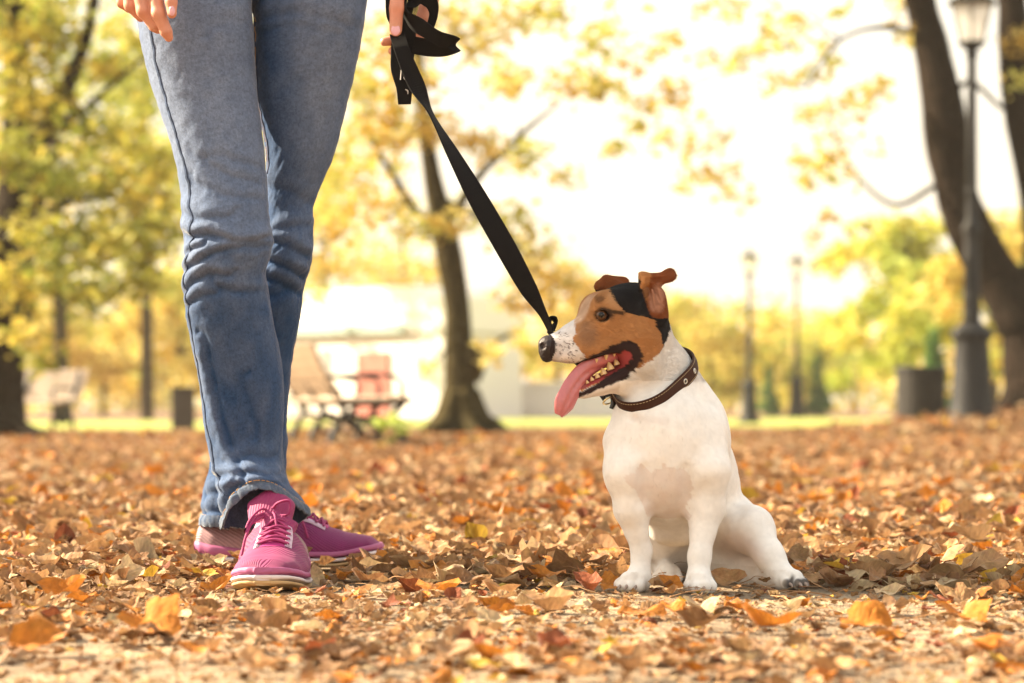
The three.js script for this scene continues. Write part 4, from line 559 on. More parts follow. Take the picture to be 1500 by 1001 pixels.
// ---------- lead ----------
{
  const G = thing('dog_lead', 'black webbing dog lead wound round the hand and running down to the dog', 'dog lead');
  const wb = tex(128, (u, v, i, j) => 0.5 + 0.5 * (((i >> 3) + (j >> 3)) % 2 ? 0.5 : -0.5) * Math.abs(Math.sin(i * 0.39) * Math.sin(j * 0.39))); wb.repeat.set(80, 80);
  const web = phys({ color: C(0.01, 0.009, 0.01), roughness: 0.8, specularIntensity: 0.25, bumpMap: wb, bumpScale: 0.0008 });
  const a = (px, py, d) => at(px, py, d), X = (x, y, z) => V(x, y, z);
  // main run, turning on itself twice
  mesh('strap', strap([a(581, 48, 3.515), a(592, 82, 3.505), a(608, 120, 3.505), a(632, 168, 3.505), a(665, 228, 3.51), a(705, 300, 3.515), a(742, 365, 3.52), a(775, 425, 3.525), a(797, 463, 3.53), a(806, 482, 3.532)],
    [X(1, 0.25, 0), X(1, 0.35, 0), X(0.9, 0.5, -0.35), X(0.22, 0.1, -1), X(0.55, 0.3, -0.75), X(0.88, 0.47, -0.3), X(0.88, 0.47, 0.1), X(0.7, 0.4, 0.55), X(0.32, 0.2, 0.9), X(0.3, 0.2, 0.9)], [0.0225, 0.0225, 0.026, 0.028, 0.03, 0.031, 0.031, 0.03, 0.026, 0.022], 0.0022), web, G);
  // hook at its end, behind the muzzle, down to the collar's ring
  const metal = std({ color: C(0.05, 0.05, 0.055), roughness: 0.35, metalness: 0.9 });
  mesh('strap_end', strap([a(804, 476, 3.533), a(808, 486, 3.535), a(813, 470, 3.54), a(806, 468, 3.543), a(803, 478, 3.541)], [X(0.3, 0.2, 0.9), X(0.3, 0.2, 0.9), X(0.3, 0.2, 0.9), X(0.3, 0.2, 0.9), X(0.3, 0.2, 0.9)], 0.02, 0.0025, 6), web, G);
  const h0 = a(807, 487, 3.545), h1 = a(835, 520, 3.585), h2 = a(868, 556, 3.59), h3 = collarRing;
  mesh('strap_leader', strap([h0, h1, h2, h3.clone().add(V(-0.006, 0.004, 0))], [X(0.3, 0.2, 0.9), X(0.3, 0.2, 0.9), X(0.3, 0.2, 0.9), X(0.3, 0.2, 0.9)], 0.016, 0.0025, 8), web, G);
  mesh('snap_hook', tube([[h3.x + 0.003, h3.y - 0.012, h3.z + 0.004, 0.0032], [h3.x + 0.006, h3.y - 0.002, h3.z + 0.005, 0.004], [h3.x + 0.002, h3.y + 0.008, h3.z + 0.002, 0.0026], [h3.x - 0.006, h3.y + 0.006, h3.z, 0.0022]], 6, 9), metal, G);
  // end of the handle hanging down, with a printed mark
  mesh('handle_end', strap([a(592, 40, 3.535), a(590, 75, 3.53), a(588, 100, 3.527), a(592, 128, 3.525), a(592.5, 153, 3.526)], [X(1, 0, 0), X(1, 0, 0.1), X(1, -0.05, 0), X(1, 0, 0), X(1, 0, 0.05)], [0.036, 0.036, 0.032, 0.024, 0.019], 0.0028), web, G);
  const mark = std({ color: C(0.62, 0.58, 0.55), roughness: 0.8 }), mz = 3.5215;
  mesh('mark', tube([a(588.5, 97, mz).toArray().concat(0.0009), a(586.5, 117, mz).toArray().concat(0.0009)], 3, 6), mark, G);
  { const m = mesh('mark', new THREE.TorusGeometry(0.0034, 0.0007, 6, 18), mark, G); m.position.copy(a(595, 113.5, mz)); }
  mesh('mark', tube([a(593.5, 131, mz).toArray().concat(0.0006), a(597, 133, mz).toArray().concat(0.0013), a(597.5, 138, mz).toArray().concat(0.0005)], 4, 6), mark, G);
  // loops: one over the back of the fingers, one sticking out
  mesh('loop', strap([a(588, 6, 3.512), a(598, 26, 3.5), a(620, 42, 3.493), a(645, 57, 3.49), a(664, 62, 3.497), a(666, 68, 3.507), a(650, 72, 3.515), a(628, 70, 3.52), a(605, 66, 3.525)], [X(0.35, 0.8, 0.3), X(-0.4, 0.85, 0.2), X(-0.4, 0.85, 0.2), X(-0.3, 0.75, 0.55), X(-0.1, 0.6, 0.8), X(0, 0.6, 0.8), X(0, 0.75, 0.6), X(0, 0.9, 0.3), X(0, 0.9, 0.2)], [0.026, 0.026, 0.025, 0.024, 0.022, 0.022, 0.024, 0.026, 0.026], 0.0024), web, G);
  mesh('loop', strap([a(592, 24, 3.53), a(600, 4, 3.51), a(615, -6, 3.505), a(631, 4, 3.51), a(635, 20, 3.518), a(630, 40, 3.53)], [X(0.8, 0.3, 0.4), X(0.5, 0.7, 0.3), X(0, 0.9, 0.4), X(0.7, 0.5, 0.4), X(0.9, 0, 0.4), X(0.9, -0.3, 0.3)], [0.02, 0.024, 0.024, 0.022, 0.014, 0.012], 0.0024), web, G);
  mesh('loop', strap([a(574, -6, 3.53), a(580, 20, 3.525), a(592, 45, 3.525), a(602, 75, 3.53)], [X(1, 0.2, 0), X(1, 0.2, 0.1), X(1, 0.2, 0), X(1, 0.1, 0)], [0.02, 0.03, 0.03, 0.02], 0.0024), web, G);
}

// ---------- ground ----------
{
  const gt = tex(1024, (u, v) => { const f = tileFbm(u, v, 8, 11, 6), g = tileNoise(u, v, 256, 3), k = 0.62 + 0.3 * f + 0.14 * g; return [k, k * 0.86, k * 0.7]; }, true), gb = tex(512, (u, v) => 0.5 + 0.5 * tileFbm(u, v, 64, 7, 4));
  gt.repeat.set(160, 160); gb.repeat.set(900, 900);
  const g = mesh('ground', new THREE.PlaneGeometry(800, 800).rotateX(-Math.PI / 2), std({ color: C(0.36, 0.24, 0.15), map: gt, bumpMap: gb, bumpScale: 0.01, roughness: 0.95 }), scene);
  g.position.set(0, -0.004, -200); tag(g, 'brown earth of the park under the fallen leaves', null, null, 'structure');
  // path: old asphalt, dusty
  const pt = tex(1024, (u, v) => { const f = tileFbm(u, v, 6, 21, 6), g2 = tileNoise(u, v, 300, 5), st = tileNoise(u, v, 512, 15) > 0.55 ? 0.14 : 0, k = 0.66 + 0.22 * f + 0.16 * g2 + st; return [k, k * 0.93, k * 0.85]; }, true), pb = tex(512, (u, v) => 0.5 + 0.35 * tileNoise(u, v, 128, 2) + 0.2 * tileNoise(u, v, 256, 4));
  pt.repeat.set(1, 1); pb.repeat.set(4, 4);
  const pg = new THREE.PlaneGeometry(30, 5.4, 60, 12).rotateX(-Math.PI / 2); const uv = pg.attributes.uv; for (let i = 0; i < uv.count; i++) uv.setXY(i, uv.getX(i) * 30, uv.getY(i) * 5.4);
  const path = mesh('path', pg, std({ color: C(0.62, 0.51, 0.37), map: pt, bumpMap: pb, bumpScale: 0.004, roughness: 0.9 }), scene); path.position.set(0, 0, -2.4); tag(path, 'dusty grey asphalt path strewn with leaves', null, null, 'structure');
  // lawns
  const lt = tex(512, (u, v) => { const f = tileFbm(u, v, 10, 31, 5), n = tileNoise(u, v, 200, 9), k = 0.7 + 0.3 * f + 0.2 * n; return [k * (1 + 0.2 * f), k, k * 0.8]; }, false);
  for (const [x0, x1, z0, z1, lab] of [[-60, -2.8, -27.5, -48, 'sunny strip of lawn behind the litter bin'], [-2.2, 60, -33, -60, 'sunny lawn between the benches and the lamp posts']]) {
    const w = x1 - x0, h = z0 - z1, g2 = new THREE.PlaneGeometry(w, h, 20, 6).rotateX(-Math.PI / 2), u2 = g2.attributes.uv; for (let i = 0; i < u2.count; i++) u2.setXY(i, u2.getX(i) * w / 3, u2.getY(i) * h / 3);
    const m = mesh('lawn', g2, std({ color: C(0.36, 0.38, 0.06), map: lt, roughness: 0.9 }), scene); m.position.set((x0 + x1) / 2, 0.004, (z0 + z1) / 2); tag(m, lab, null, null, 'structure');
  }
}
// ---------- leaves ----------
const leafTex = tex(256, (u, v) => { const x = (u - 0.5) * 2, y = v; let vein = Math.exp(-((x / 0.025) ** 2)); const q = Math.abs(x) * 1.1 - y, m = ((q * 6) % 1 + 1) % 1; vein = Math.max(vein, 0.6 * Math.exp(-(((m - 0.5) / 0.09) ** 2))); const k = 0.74 + 0.28 * tileFbm(u, v, 8, 3, 5) + 0.2 * vein - 0.22 * Math.max(0, tileNoise(u, v, 12, 7) - 0.35); return [k, k * (0.94 + 0.06 * tileNoise(u, v, 9, 5)), k * 0.92]; }, false);
const leafBump = tex(128, (u, v) => 0.5 + 0.5 * tileFbm(u, v, 8, 23, 4));
function leafGeo(kind, seed, spokes = 16) {
  const rnd = rngOf(seed), P = [0, 0, 0], U = [0.5, 0.5], I = [], rings = 2, roll = kind === 'rolled' ? 2.2 + rnd() * 1.6 : 0, fold = 0.12 + rnd() * 0.55, curl = (rnd() - 0.3) * 1.3, twist = (rnd() - 0.5) * 1.2, ph = rnd() * 6, cup = (rnd() - 0.3) * 0.7, jag = [];
  for (let j = 0; j < spokes; j++) jag.push(rnd());
  for (let r = 1; r <= rings; r++) for (let j = 0; j < spokes; j++) {
    const a = j / spokes * Math.PI * 2, s = Math.sin(a), c = Math.cos(a); let R;
    if (kind === 'lobed') R = 0.5 * (0.62 + 0.38 * Math.abs(Math.cos(2.5 * a))) * (0.85 + 0.3 * jag[j]); else if (kind === 'scrap') R = 0.5 * (0.45 + 0.6 * jag[j]); else R = 0.5 / Math.sqrt((s * 1.75) ** 2 + c * c) * (c > 0.9 ? 1.12 : 1) * (0.92 + 0.16 * jag[j]);
    const f = r === rings ? 1 : 0.55; P.push(s * R * f, 0, c * R * f); U.push(0.5 + s * R * f * 0.95, 0.5 + c * R * f * 0.95);
  }
  for (let j = 0; j < spokes; j++) { const k = (j + 1) % spokes; I.push(0, 1 + j, 1 + k); const a = 1 + j, b = 1 + k, c = a + spokes, d = b + spokes; I.push(a, c, b, b, c, d); }
  for (let i = 0; i < P.length; i += 3) {
    let x = P[i], z = P[i + 2], y = Math.abs(x) * fold + curl * z * z + cup * (x * x + z * z) + 0.09 * Math.sin(9 * x + ph) * Math.cos(7 * z + ph) + 0.05 * noise(x * 7 + seed, z * 7, 1);
    const t = twist * z, xx = x * Math.cos(t) - y * Math.sin(t); y = x * Math.sin(t) + y * Math.cos(t); x = xx;
    if (roll) { const rr = 1 / roll, an = x / rr + 0.4 * z; x = rr * Math.sin(an); y += rr * (1 - Math.cos(an)); }
    P[i] = x; P[i + 1] = y; P[i + 2] = z;
  }
  if (kind !== 'scrap') { const b = P.length / 3, z0 = -0.47; P.push(-0.012, 0.01, z0, 0.012, 0.01, z0, 0.006, 0.06 + curl * 0.3, z0 - 0.4); U.push(0.5, 0.05, 0.5, 0.05, 0.5, 0.0); I.push(b, b + 1, b + 2); }
  const g = new THREE.BufferGeometry(); g.setAttribute('position', new THREE.Float32BufferAttribute(P, 3)); g.setAttribute('uv', new THREE.Float32BufferAttribute(U, 2)); g.setIndex(I); g.computeVertexNormals(); return g;
}
const litterGeos = [leafGeo('lobed', 3), leafGeo('lobed', 14), leafGeo('ovate', 25), leafGeo('ovate', 36), leafGeo('rolled', 47), leafGeo('rolled', 58), leafGeo('scrap', 69, 9), leafGeo('scrap', 70, 9), leafGeo('lobed', 81), leafGeo('ovate', 92)];
const litterMat = phys({ color: C(1, 1, 1), map: leafTex, bumpMap: leafBump, bumpScale: 0.003, roughness: 0.85, specularIntensity: 0.3, transmission: 0.3, thickness: 0, side: THREE.DoubleSide });
const TONES = { tan: [0.48, 0.29, 0.14], brown: [0.34, 0.19, 0.092], orange: [0.58, 0.225, 0.035], pale: [0.63, 0.47, 0.27], yellow: [0.66, 0.43, 0.06], russet: [0.28, 0.085, 0.035] };
const toneMix = [['tan', 0.43], ['brown', 0.72], ['orange', 0.81], ['pale', 0.94], ['yellow', 0.96], ['russet', 1]];
const litterH = (x, z) => { const pile = 0.02 + 0.025 * Math.max(0, noise(x * 1.3, z * 1.3, 2)); return pile; };
// how thick the leaves lie: thin on the trodden path by the dog and in front of it
const cover = (x, z) => { const n = noise(x * 2.2 + 3, z * 3.2, 8); let k = 1; const bare = sstep(-3.75, -3.35, z); k -= (0.74 + 0.1 * sstep(-3.2, -2.9, z)) * bare * sstep(-1.1, -0.4, x) * sstep(1.8, 0.75, x); const d = Math.hypot((x - 0.3) / 0.42, (z + 3.38) / 0.17); k -= 0.6 * sstep(1.1, 0.5, d); k += 0.35 * n; k -= 0.5 * sstep(1.2, 0.7, Math.hypot((x + 0.35) / 0.2, (z + 3.52) / 0.28)); k -= 0.5 * sstep(1.2, 0.7, Math.hypot((x + 0.3) / 0.34, (z + 3.84) / 0.14)); const r = Math.hypot((x - 0.95) / 0.5, (z + 3.5) / 0.4); k += 0.5 * sstep(1.2, 0.6, r); return clamp(k, 0.04, 1); };
const blocked = (x, z, m) => { if (Math.hypot((x + 0.349) / 0.075, (z + 3.62) / 0.17) < 1 + m) return true; if (Math.hypot((x + 0.367) / 0.17, (z + 3.955) / 0.075) < 1 + m) return true; const dx = x - DOG_O.x, dz = z + DOG_D; if (Math.hypot((dx - 0.05) / 0.17, (dz + 0.12) / 0.17) < 0.9 + m) return true; for (const [t] of paws) if (Math.hypot(dx - t.x, dz - t.z) < 0.024 + m * 0.05) return true; return false; };
{
  const rnd = rngOf(4242), M = new THREE.Matrix4(), Q = new THREE.Quaternion(), Eu = new THREE.Euler(), col = new THREE.Color();
  const tone = () => { const r = rnd(), name = toneMix.find(t => r < t[1])[0], c = TONES[name], f = 0.72 + 0.5 * rnd(), h = (rnd() - 0.5) * 0.12; return [name, c[0] * f * (1 + h), c[1] * f, c[2] * f * (1 - h)]; };
  // 300 leaves that show largest, each on its own
  const words = { tan: 'tan', brown: 'dull brown', orange: 'bright orange', pale: 'pale straw-coloured', yellow: 'yellow', russet: 'dark russet' }, shape = ['star-lobed', 'star-lobed', 'oval', 'oval', 'rolled-up', 'rolled-up', 'torn', 'torn', 'star-lobed', 'oval'];
  const mats = {}, matFor = (n, k) => mats[n + k] ??= phys({ color: C(TONES[n][0] * (0.8 + 0.22 * k), TONES[n][1] * (0.8 + 0.22 * k), TONES[n][2] * (0.8 + 0.22 * k)), map: leafTex, bumpMap: leafBump, bumpScale: 0.003, roughness: 0.85, specularIntensity: 0.3, transmission: 0.3, thickness: 0, side: THREE.DoubleSide });
  const where = (x, z) => z > -2.75 ? 'on the bare path far in front of the dog' : z > -3.15 ? (x < -0.15 ? 'on the path well in front of the pink shoes' : 'on the path a step in front of the dog') : z > -3.75 ? (x < -0.55 ? 'beside the toe of the front shoe, away from the dog' : x < -0.1 ? 'close to the front pink shoe' : x < 0.05 ? 'between the pink shoes and the dog' : x < 0.45 ? 'by the dog\'s paws' : 'in the thick litter beside the dog\'s hind paw') : x < -0.2 ? 'in the litter around the rear pink shoe' : x < 0.15 ? 'in the litter behind the gap between person and dog' : 'in the thick litter behind the dog';
  let made = 0, guard = 0;
  for (const [px, d, gi, nm, s, rx, ry, rz, y] of [[985, 3.46, 4, 'orange', 0.07, 0.5, 0.4, 0.3, 0.014], [968, 3.47, 0, 'tan', 0.06, -0.3, 2.1, 0.5, 0.012], [1066, 3.52, 3, 'tan', 0.075, 0.7, 1.2, 0.2, 0.016], [862, 3.42, 5, 'russet', 0.085, 0.4, 0.3, 0.2, 0.016], [892, 3.5, 1, 'orange', 0.07, 0.2, 1.9, 0.4, 0.012], [800, 3.02, 5, 'tan', 0.1, 0.2, 0.9, 0.1, 0.018], [1150, 3.12, 2, 'pale', 0.09, 0.05, 1.8, 0.05, 0.008], [985, 3.08, 8, 'orange', 0.06, 0.4, 0.2, 0.1, 0.012], [640, 3.35, 2, 'orange', 0.1, 0.1, 1.5, 0.12, 0.014], [230, 2.75, 0, 'orange', 0.12, 0.5, 0.8, 0.3, 0.022], [60, 2.6, 8, 'orange', 0.11, 0.3, 2.2, 0.2, 0.018], [466, 3.55, 3, 'pale', 0.05, 1.2, 0.3, 0.1, 0.02], [1320, 3.6, 3, 'tan', 0.12, 0.2, 1.7, 0.25, 0.03], [1440, 3.55, 9, 'tan', 0.13, 0.3, 2.4, 0.3, 0.035], [1235, 3.62, 1, 'russet', 0.08, 0.9, 0.4, 0.2, 0.02], [1030, 3.08, 0, 'pale', 0.08, 0.2, 0.2, 0.1, 0.012], [720, 2.9, 1, 'pale', 0.08, 0.2, 2.8, 0.2, 0.012], [1270, 2.85, 8, 'orange', 0.1, 0.4, 1.1, 0.2, 0.016], [1420, 2.9, 0, 'orange', 0.1, 0.3, 0.3, 0.2, 0.016], [90, 3.1, 3, 'orange', 0.09, 0.3, 1.4, 0.2, 0.03], [190, 3.45, 0, 'pale', 0.08, 0.6, 2.2, 0.2, 0.03]]) {
    const p = at(px, 0, d), m = mesh('fallen_leaf', litterGeos[gi], matFor(nm, 1), scene); m.scale.setScalar(s * 0.66); m.rotation.set(rx, ry, rz); m.position.set(p.x, y, p.z); tag(m, `${words[nm]} ${shape[gi]} dry leaf ${where(p.x, p.z)}`, 'leaf', 'single fallen leaves on the path'); made++;
  }
  while (made < 300 && guard++ < 20000) {
    const d = 2.25 + 2.1 * Math.pow(rnd(), 0.9), x = (rnd() * 2 - 1) * (0.235 * d + 0.05), z = -d; if (rnd() > cover(x, z) * 0.9 + 0.12 || blocked(x, z, 0.25) || (z > -3.47 && z < -3.2 && x > 0.1 && x < 0.48)) continue;
    const gi = Math.floor(rnd() * 10), [nm] = tone(), s = (gi === 6 || gi === 7 ? 0.036 : 0.05) * (0.65 + 0.7 * rnd()); if (gi > 5 && gi < 8 && rnd() < 0.5) continue;
    const m = mesh('fallen_leaf', litterGeos[gi], matFor(nm, Math.floor(rnd() * 3)), scene); m.scale.setScalar(s); const tl = 0.15 + 0.5 * rnd() * rnd(); m.rotation.set((rnd() - 0.5) * 2 * tl, rnd() * 6.28, (rnd() - 0.5) * 2 * tl + (rnd() < 0.25 ? Math.PI : 0)); 
    m.position.set(x, 0.012 + litterH(x, z) * cover(x, z) * 0.55, z); if (cover(x, z) < 0.4) m.position.y = 0.008;
    tag(m, `${words[nm]} ${shape[gi]} dry leaf ${where(x, z)}`, 'leaf', 'single fallen leaves on the path'); made++;
  }
  // the rest of the litter
  const lots = litterGeos.map(() => []);
  const put = (x, y, z, s, gi, tilt, dark = 1) => { const [, r, g, b] = tone(); lots[gi].push([x, y, z, s, (rnd() - 0.5) * 2 * tilt, rnd() * 6.28, (rnd() - 0.5) * 2 * tilt + (rnd() < 0.4 ? Math.PI : 0), r * dark, g * dark, b * dark, 0.7 + 0.6 * rnd()]); };
  const field = (n, d0, d1, s0, s1, thick, spread, flat = 1) => { for (let i = 0; i < n; i++) { const d = Math.sqrt(lerp(d0 * d0, d1 * d1, rnd())), x = (rnd() * 2 - 1) * (0.235 * d + spread), z = -d, cv = cover(x, z); if (rnd() > cv || blocked(x, z, 0)) continue; const s = lerp(s0, s1, rnd() * rnd()) * (z > -3.5 && z < -3.2 && x > 0.1 && x < 0.5 ? 0.6 : 1), gi = Math.floor(rnd() * 10); put(x, 0.004 + rnd() * thick * (0.35 + 0.65 * cv) * (0.6 + 20 * litterH(x, z)), z, s * (gi === 6 || gi === 7 ? 0.7 : 1), gi, (0.15 + 0.75 * rnd() * cv) * flat); } };
  field(14000, 2.0, 3.5, 0.018, 0.062, 0.022, 0.5); field(19000, 3.4, 6.2, 0.022, 0.088, 0.034, 0.6); field(26000, 6, 13, 0.035, 0.105, 0.024, 1.5); field(26000, 12, 26.5, 0.06, 0.12, 0.012, 3, 0.35);
  // leaf crumbs and stalks on the bare places
  for (let i = 0; i < 8000; i++) { const d = 2.2 + 2.6 * rnd(), x = (rnd() * 2 - 1) * (0.235 * d + 0.4), z = -d; if (blocked(x, z, -0.1)) continue; put(x, 0.0035, z, 0.006 + 0.012 * rnd(), 6 + Math.floor(rnd() * 2), 0.4, 1.05); }
  // drift at the foot of the big tree
  for (let i = 0; i < 3500; i++) { const a = rnd() * 6.28, r = Math.sqrt(rnd()) * 2.6, x = 5.4 + Math.cos(a) * r, z = -24.4 + Math.sin(a) * r * 0.8; put(x, 0.02 + 0.22 * Math.max(0, 1 - r / 2.6) * rnd() * 1.4, z, 0.06 + 0.06 * rnd(), Math.floor(rnd() * 10), 0.8); }
  const stalk = tube([[0, 0, -0.5, 0.012], [0.05, 0.05, -0.1, 0.011], [-0.03, 0.07, 0.25, 0.009], [0.02, 0.02, 0.5, 0.006]], 3, 5), stalks = new THREE.InstancedMesh(stalk, std({ roughness: 0.85 }), 1500);
  for (let i = 0; i < 1500; i++) { const d = 2.3 + 3.2 * rnd(), x = (rnd() * 2 - 1) * (0.235 * d + 0.3), z = -d, s = 0.035 + 0.06 * rnd() * rnd(), f = 0.7 + 0.6 * rnd(); Q.setFromEuler(Eu.set((rnd() - 0.5) * 0.7, rnd() * 6.28, 0)); M.compose(V(x, 0.006 + 0.035 * rnd() * cover(x, z), z), Q, V(s, s, s)); stalks.setMatrixAt(i, M); stalks.setColorAt(i, col.setRGB(0.3 * f, 0.16 * f, 0.07 * f)); }
  stalks.name = 'leaf_stalks'; stalks.castShadow = stalks.receiveShadow = true;
  const G = new THREE.Group(); G.name = 'fallen_leaves'; G.add(stalks); tag(G, 'thick litter of dry orange and brown leaves covering the ground', null, null, 'stuff'); scene.add(G);
  lots.forEach((L, gi) => { const im = new THREE.InstancedMesh(litterGeos[gi], litterMat, L.length); L.forEach((l, i) => { Q.setFromEuler(Eu.set(l[4], l[5], l[6])); M.compose(V(l[0], l[1], l[2]), Q, V(l[3] * l[10], l[3], l[3])); im.setMatrixAt(i, M); im.setColorAt(i, col.setRGB(l[7], l[8], l[9])); }); im.name = 'leaf_litter'; im.castShadow = im.receiveShadow = true; G.add(im); });
}
// ---------- trees ----------
const barkMap = tex(512, (u, v) => { const w = 0.06 * tileFbm(u, v, 6, 41, 3), r = Math.abs(tileNoise(u + w, v * 1, 14, 2)) * 1.2, k = 0.5 + 0.45 * r + 0.3 * tileFbm(u, v, 24, 8, 4); return [k, k * 0.96, k * 0.9]; }, false), barkBump = tex(512, (u, v) => { const w = 0.06 * tileFbm(u, v, 6, 41, 3); return 0.2 + 0.9 * Math.abs(tileNoise(u + w, v, 14, 2)) + 0.3 * tileFbm(u, v, 24, 8, 4); });
for (const t of [barkMap, barkBump]) t.repeat.set(1, 0.5);
const barkMats = {}, bark = (r, g, b) => barkMats[[r, g, b]] ??= phys({ specularIntensity: 0.15, color: C(r, g, b), map: barkMap, bumpMap: barkBump, bumpScale: 0.03, roughness: 0.95 });
const cardGeo = (() => { const P = [0, 0, -0.5, -0.3, 0.07, -0.1, 0.3, 0.07, -0.1, -0.24, 0.06, 0.25, 0.24, 0.06, 0.25, 0, -0.06, 0.55, 0, -0.02, 0.05], I = [0, 1, 6, 0, 6, 2, 1, 3, 6, 2, 6, 4, 3, 5, 6, 4, 6, 5], g = new THREE.BufferGeometry(); g.setAttribute('position', new THREE.Float32BufferAttribute(P, 3)); g.setIndex(I); g.computeVertexNormals(); return g; })();
const leafMat = phys({ color: C(1, 1, 1), roughness: 0.8, specularIntensity: 0.3, transmission: 0.5, thickness: 0, side: THREE.DoubleSide });
const PALETTE = { gold: [[0.62, 0.5, 0.13], [0.68, 0.58, 0.2], [0.58, 0.4, 0.08], [0.48, 0.47, 0.11]], olive: [[0.34, 0.34, 0.055], [0.44, 0.4, 0.07], [0.25, 0.28, 0.045], [0.56, 0.45, 0.08]], lime: [[0.46, 0.48, 0.08], [0.56, 0.53, 0.1], [0.36, 0.41, 0.07], [0.62, 0.51, 0.09]], green: [[0.1, 0.2, 0.04], [0.13, 0.24, 0.05], [0.08, 0.16, 0.04]], amber: [[0.68, 0.4, 0.06], [0.6, 0.28, 0.05], [0.74, 0.48, 0.1]] };
function crownOf(G, clumps, n, size, palette, seed, name = 'crown') {
  const rnd = rngOf(seed), im = new THREE.InstancedMesh(cardGeo, leafMat, n), M = new THREE.Matrix4(), Q = new THREE.Quaternion(), Eu = new THREE.Euler(), col = new THREE.Color(), pal = PALETTE[palette]; let tot = 0; const cum = clumps.map(c => tot += c[3] ** 2); const ga = () => (rnd() + rnd() + rnd() - 1.5) * 1.1;
  for (let i = 0; i < n; i++) { const r = rnd() * tot, k = cum.findIndex(c => c >= r), c = clumps[k], s = size * (0.6 + 0.8 * rnd()), p = pal[Math.floor(hash3(k, seed, 3) * pal.length * 0.999 + (rnd() < 0.35 ? rnd() * pal.length : 0)) % pal.length], f = 0.75 + 0.5 * rnd(); Q.setFromEuler(Eu.set(rnd() * 6.28, rnd() * 6.28, rnd() * 6.28)); M.compose(V(c[0] + ga() * c[3], c[1] + ga() * c[3] * 0.7, c[2] + ga() * c[3]), Q, V(s, s, s)); im.setMatrixAt(i, M); im.setColorAt(i, col.setRGB(p[0] * f, p[1] * f, p[2] * f)); }
  im.name = name; im.userData.kind = 'stuff'; im.castShadow = im.receiveShadow = true; G.add(im); return im;
}
const trunkWob = (x, y, z, t, a) => 0.14 * noise(x * 3, y * 1.5, z * 3) + 0.06 * noise(x * 9, y * 4, z * 9) ;
// grow limbs from a stem to random clump places
function limbs(rnd, stem, targets) { return targets.map(([x, y, z, r]) => { const s = stem.reduce((b, q) => { const e = (q[0] - x) ** 2 + (q[1] - y) ** 2 * 1.2 + (q[2] - z) ** 2 + (q[1] > y + 0.4 ? 1.5 : 0); return e < b[1] ? [q, e] : b; }, [stem[0], 1e9])[0], m = [lerp(s[0], x, 0.5) + (rnd() - 0.5) * 0.4, lerp(s[1], y, 0.42) + 0.25, lerp(s[2], z, 0.5) + (rnd() - 0.5) * 0.4], b = Math.min(0.035, s[3] * 0.4); return tube([[s[0], s[1], s[2], b], [...m, b * 0.55], [x, y, z, 0.006]], 6, 6, 0.5); }); }
function tree(name, label, group, base, stem, o) {
  const G = thing(name, label, 'tree', base, 0, group), rnd = rngOf(o.seed), S = stem.map(p => [p[0], p[1], p[2], p[3]]), parts = [tube(S, 12, o.rad || 14, 0.5, trunkWob)];
  const roots = o.roots || 0; for (let i = 0; i < roots; i++) { const a = i / roots * 6.28 + rnd(), r = S[0][3], l = r * (1.6 + 1.3 * rnd()); parts.push(tube([[Math.cos(a) * r * 0.3, r * 1.6, Math.sin(a) * r * 0.3, r * 0.5], [Math.cos(a) * r * 0.95, r * 0.5, Math.sin(a) * r * 0.95, r * 0.36], [Math.cos(a) * l, -0.02, Math.sin(a) * l, r * 0.14]], 6, 9, 0.5, trunkWob)); }
  for (const e of o.extra || []) parts.push(tube(e, 12, o.rad || 12, 0.5, trunkWob));
  const clumps = o.clumps || []; const [cx, cy, cz, rx, ry, rz] = o.crown || [0, 0, 0, 0, 0, 0];
  for (let i = 0; i < (o.nClumps || 0); i++) { let x, y, z; do { x = rnd() * 2 - 1; y = rnd() * 2 - 1; z = rnd() * 2 - 1; } while (x * x + y * y + z * z > 1); const k = 0.55 + 0.45 * rnd(); clumps.push([cx + x * rx * k * 1.2, cy + y * ry * k * 1.2, cz + z * rz * k * 1.2, (o.clumpR || 0.6) * (0.6 + 0.8 * rnd())]); }
  mesh('trunk', merge([...parts, ...limbs(rnd, [...S.slice(1), ...(o.extra || []).flat()], clumps.filter((c, i) => i % (o.limbEvery || 2) === 0))]), o.bark, G);
  if (o.n) crownOf(G, clumps, o.n, o.leaf, o.palette, o.seed + 5);
  if (o.far) crownOf(G, o.far, o.nFar, o.leaf * 1.25, o.palette, o.seed + 9);
  return G;
}
const ground = (px, d) => [(px - CX) / FOCAL * d, 0, -d];
const rel = (b, pts) => pts.map(([px, py, r, dz = 0]) => { const d = -b[2] - dz, q = at(px, py, d); return [q.x - b[0], q.y, q.z - b[2], r]; });
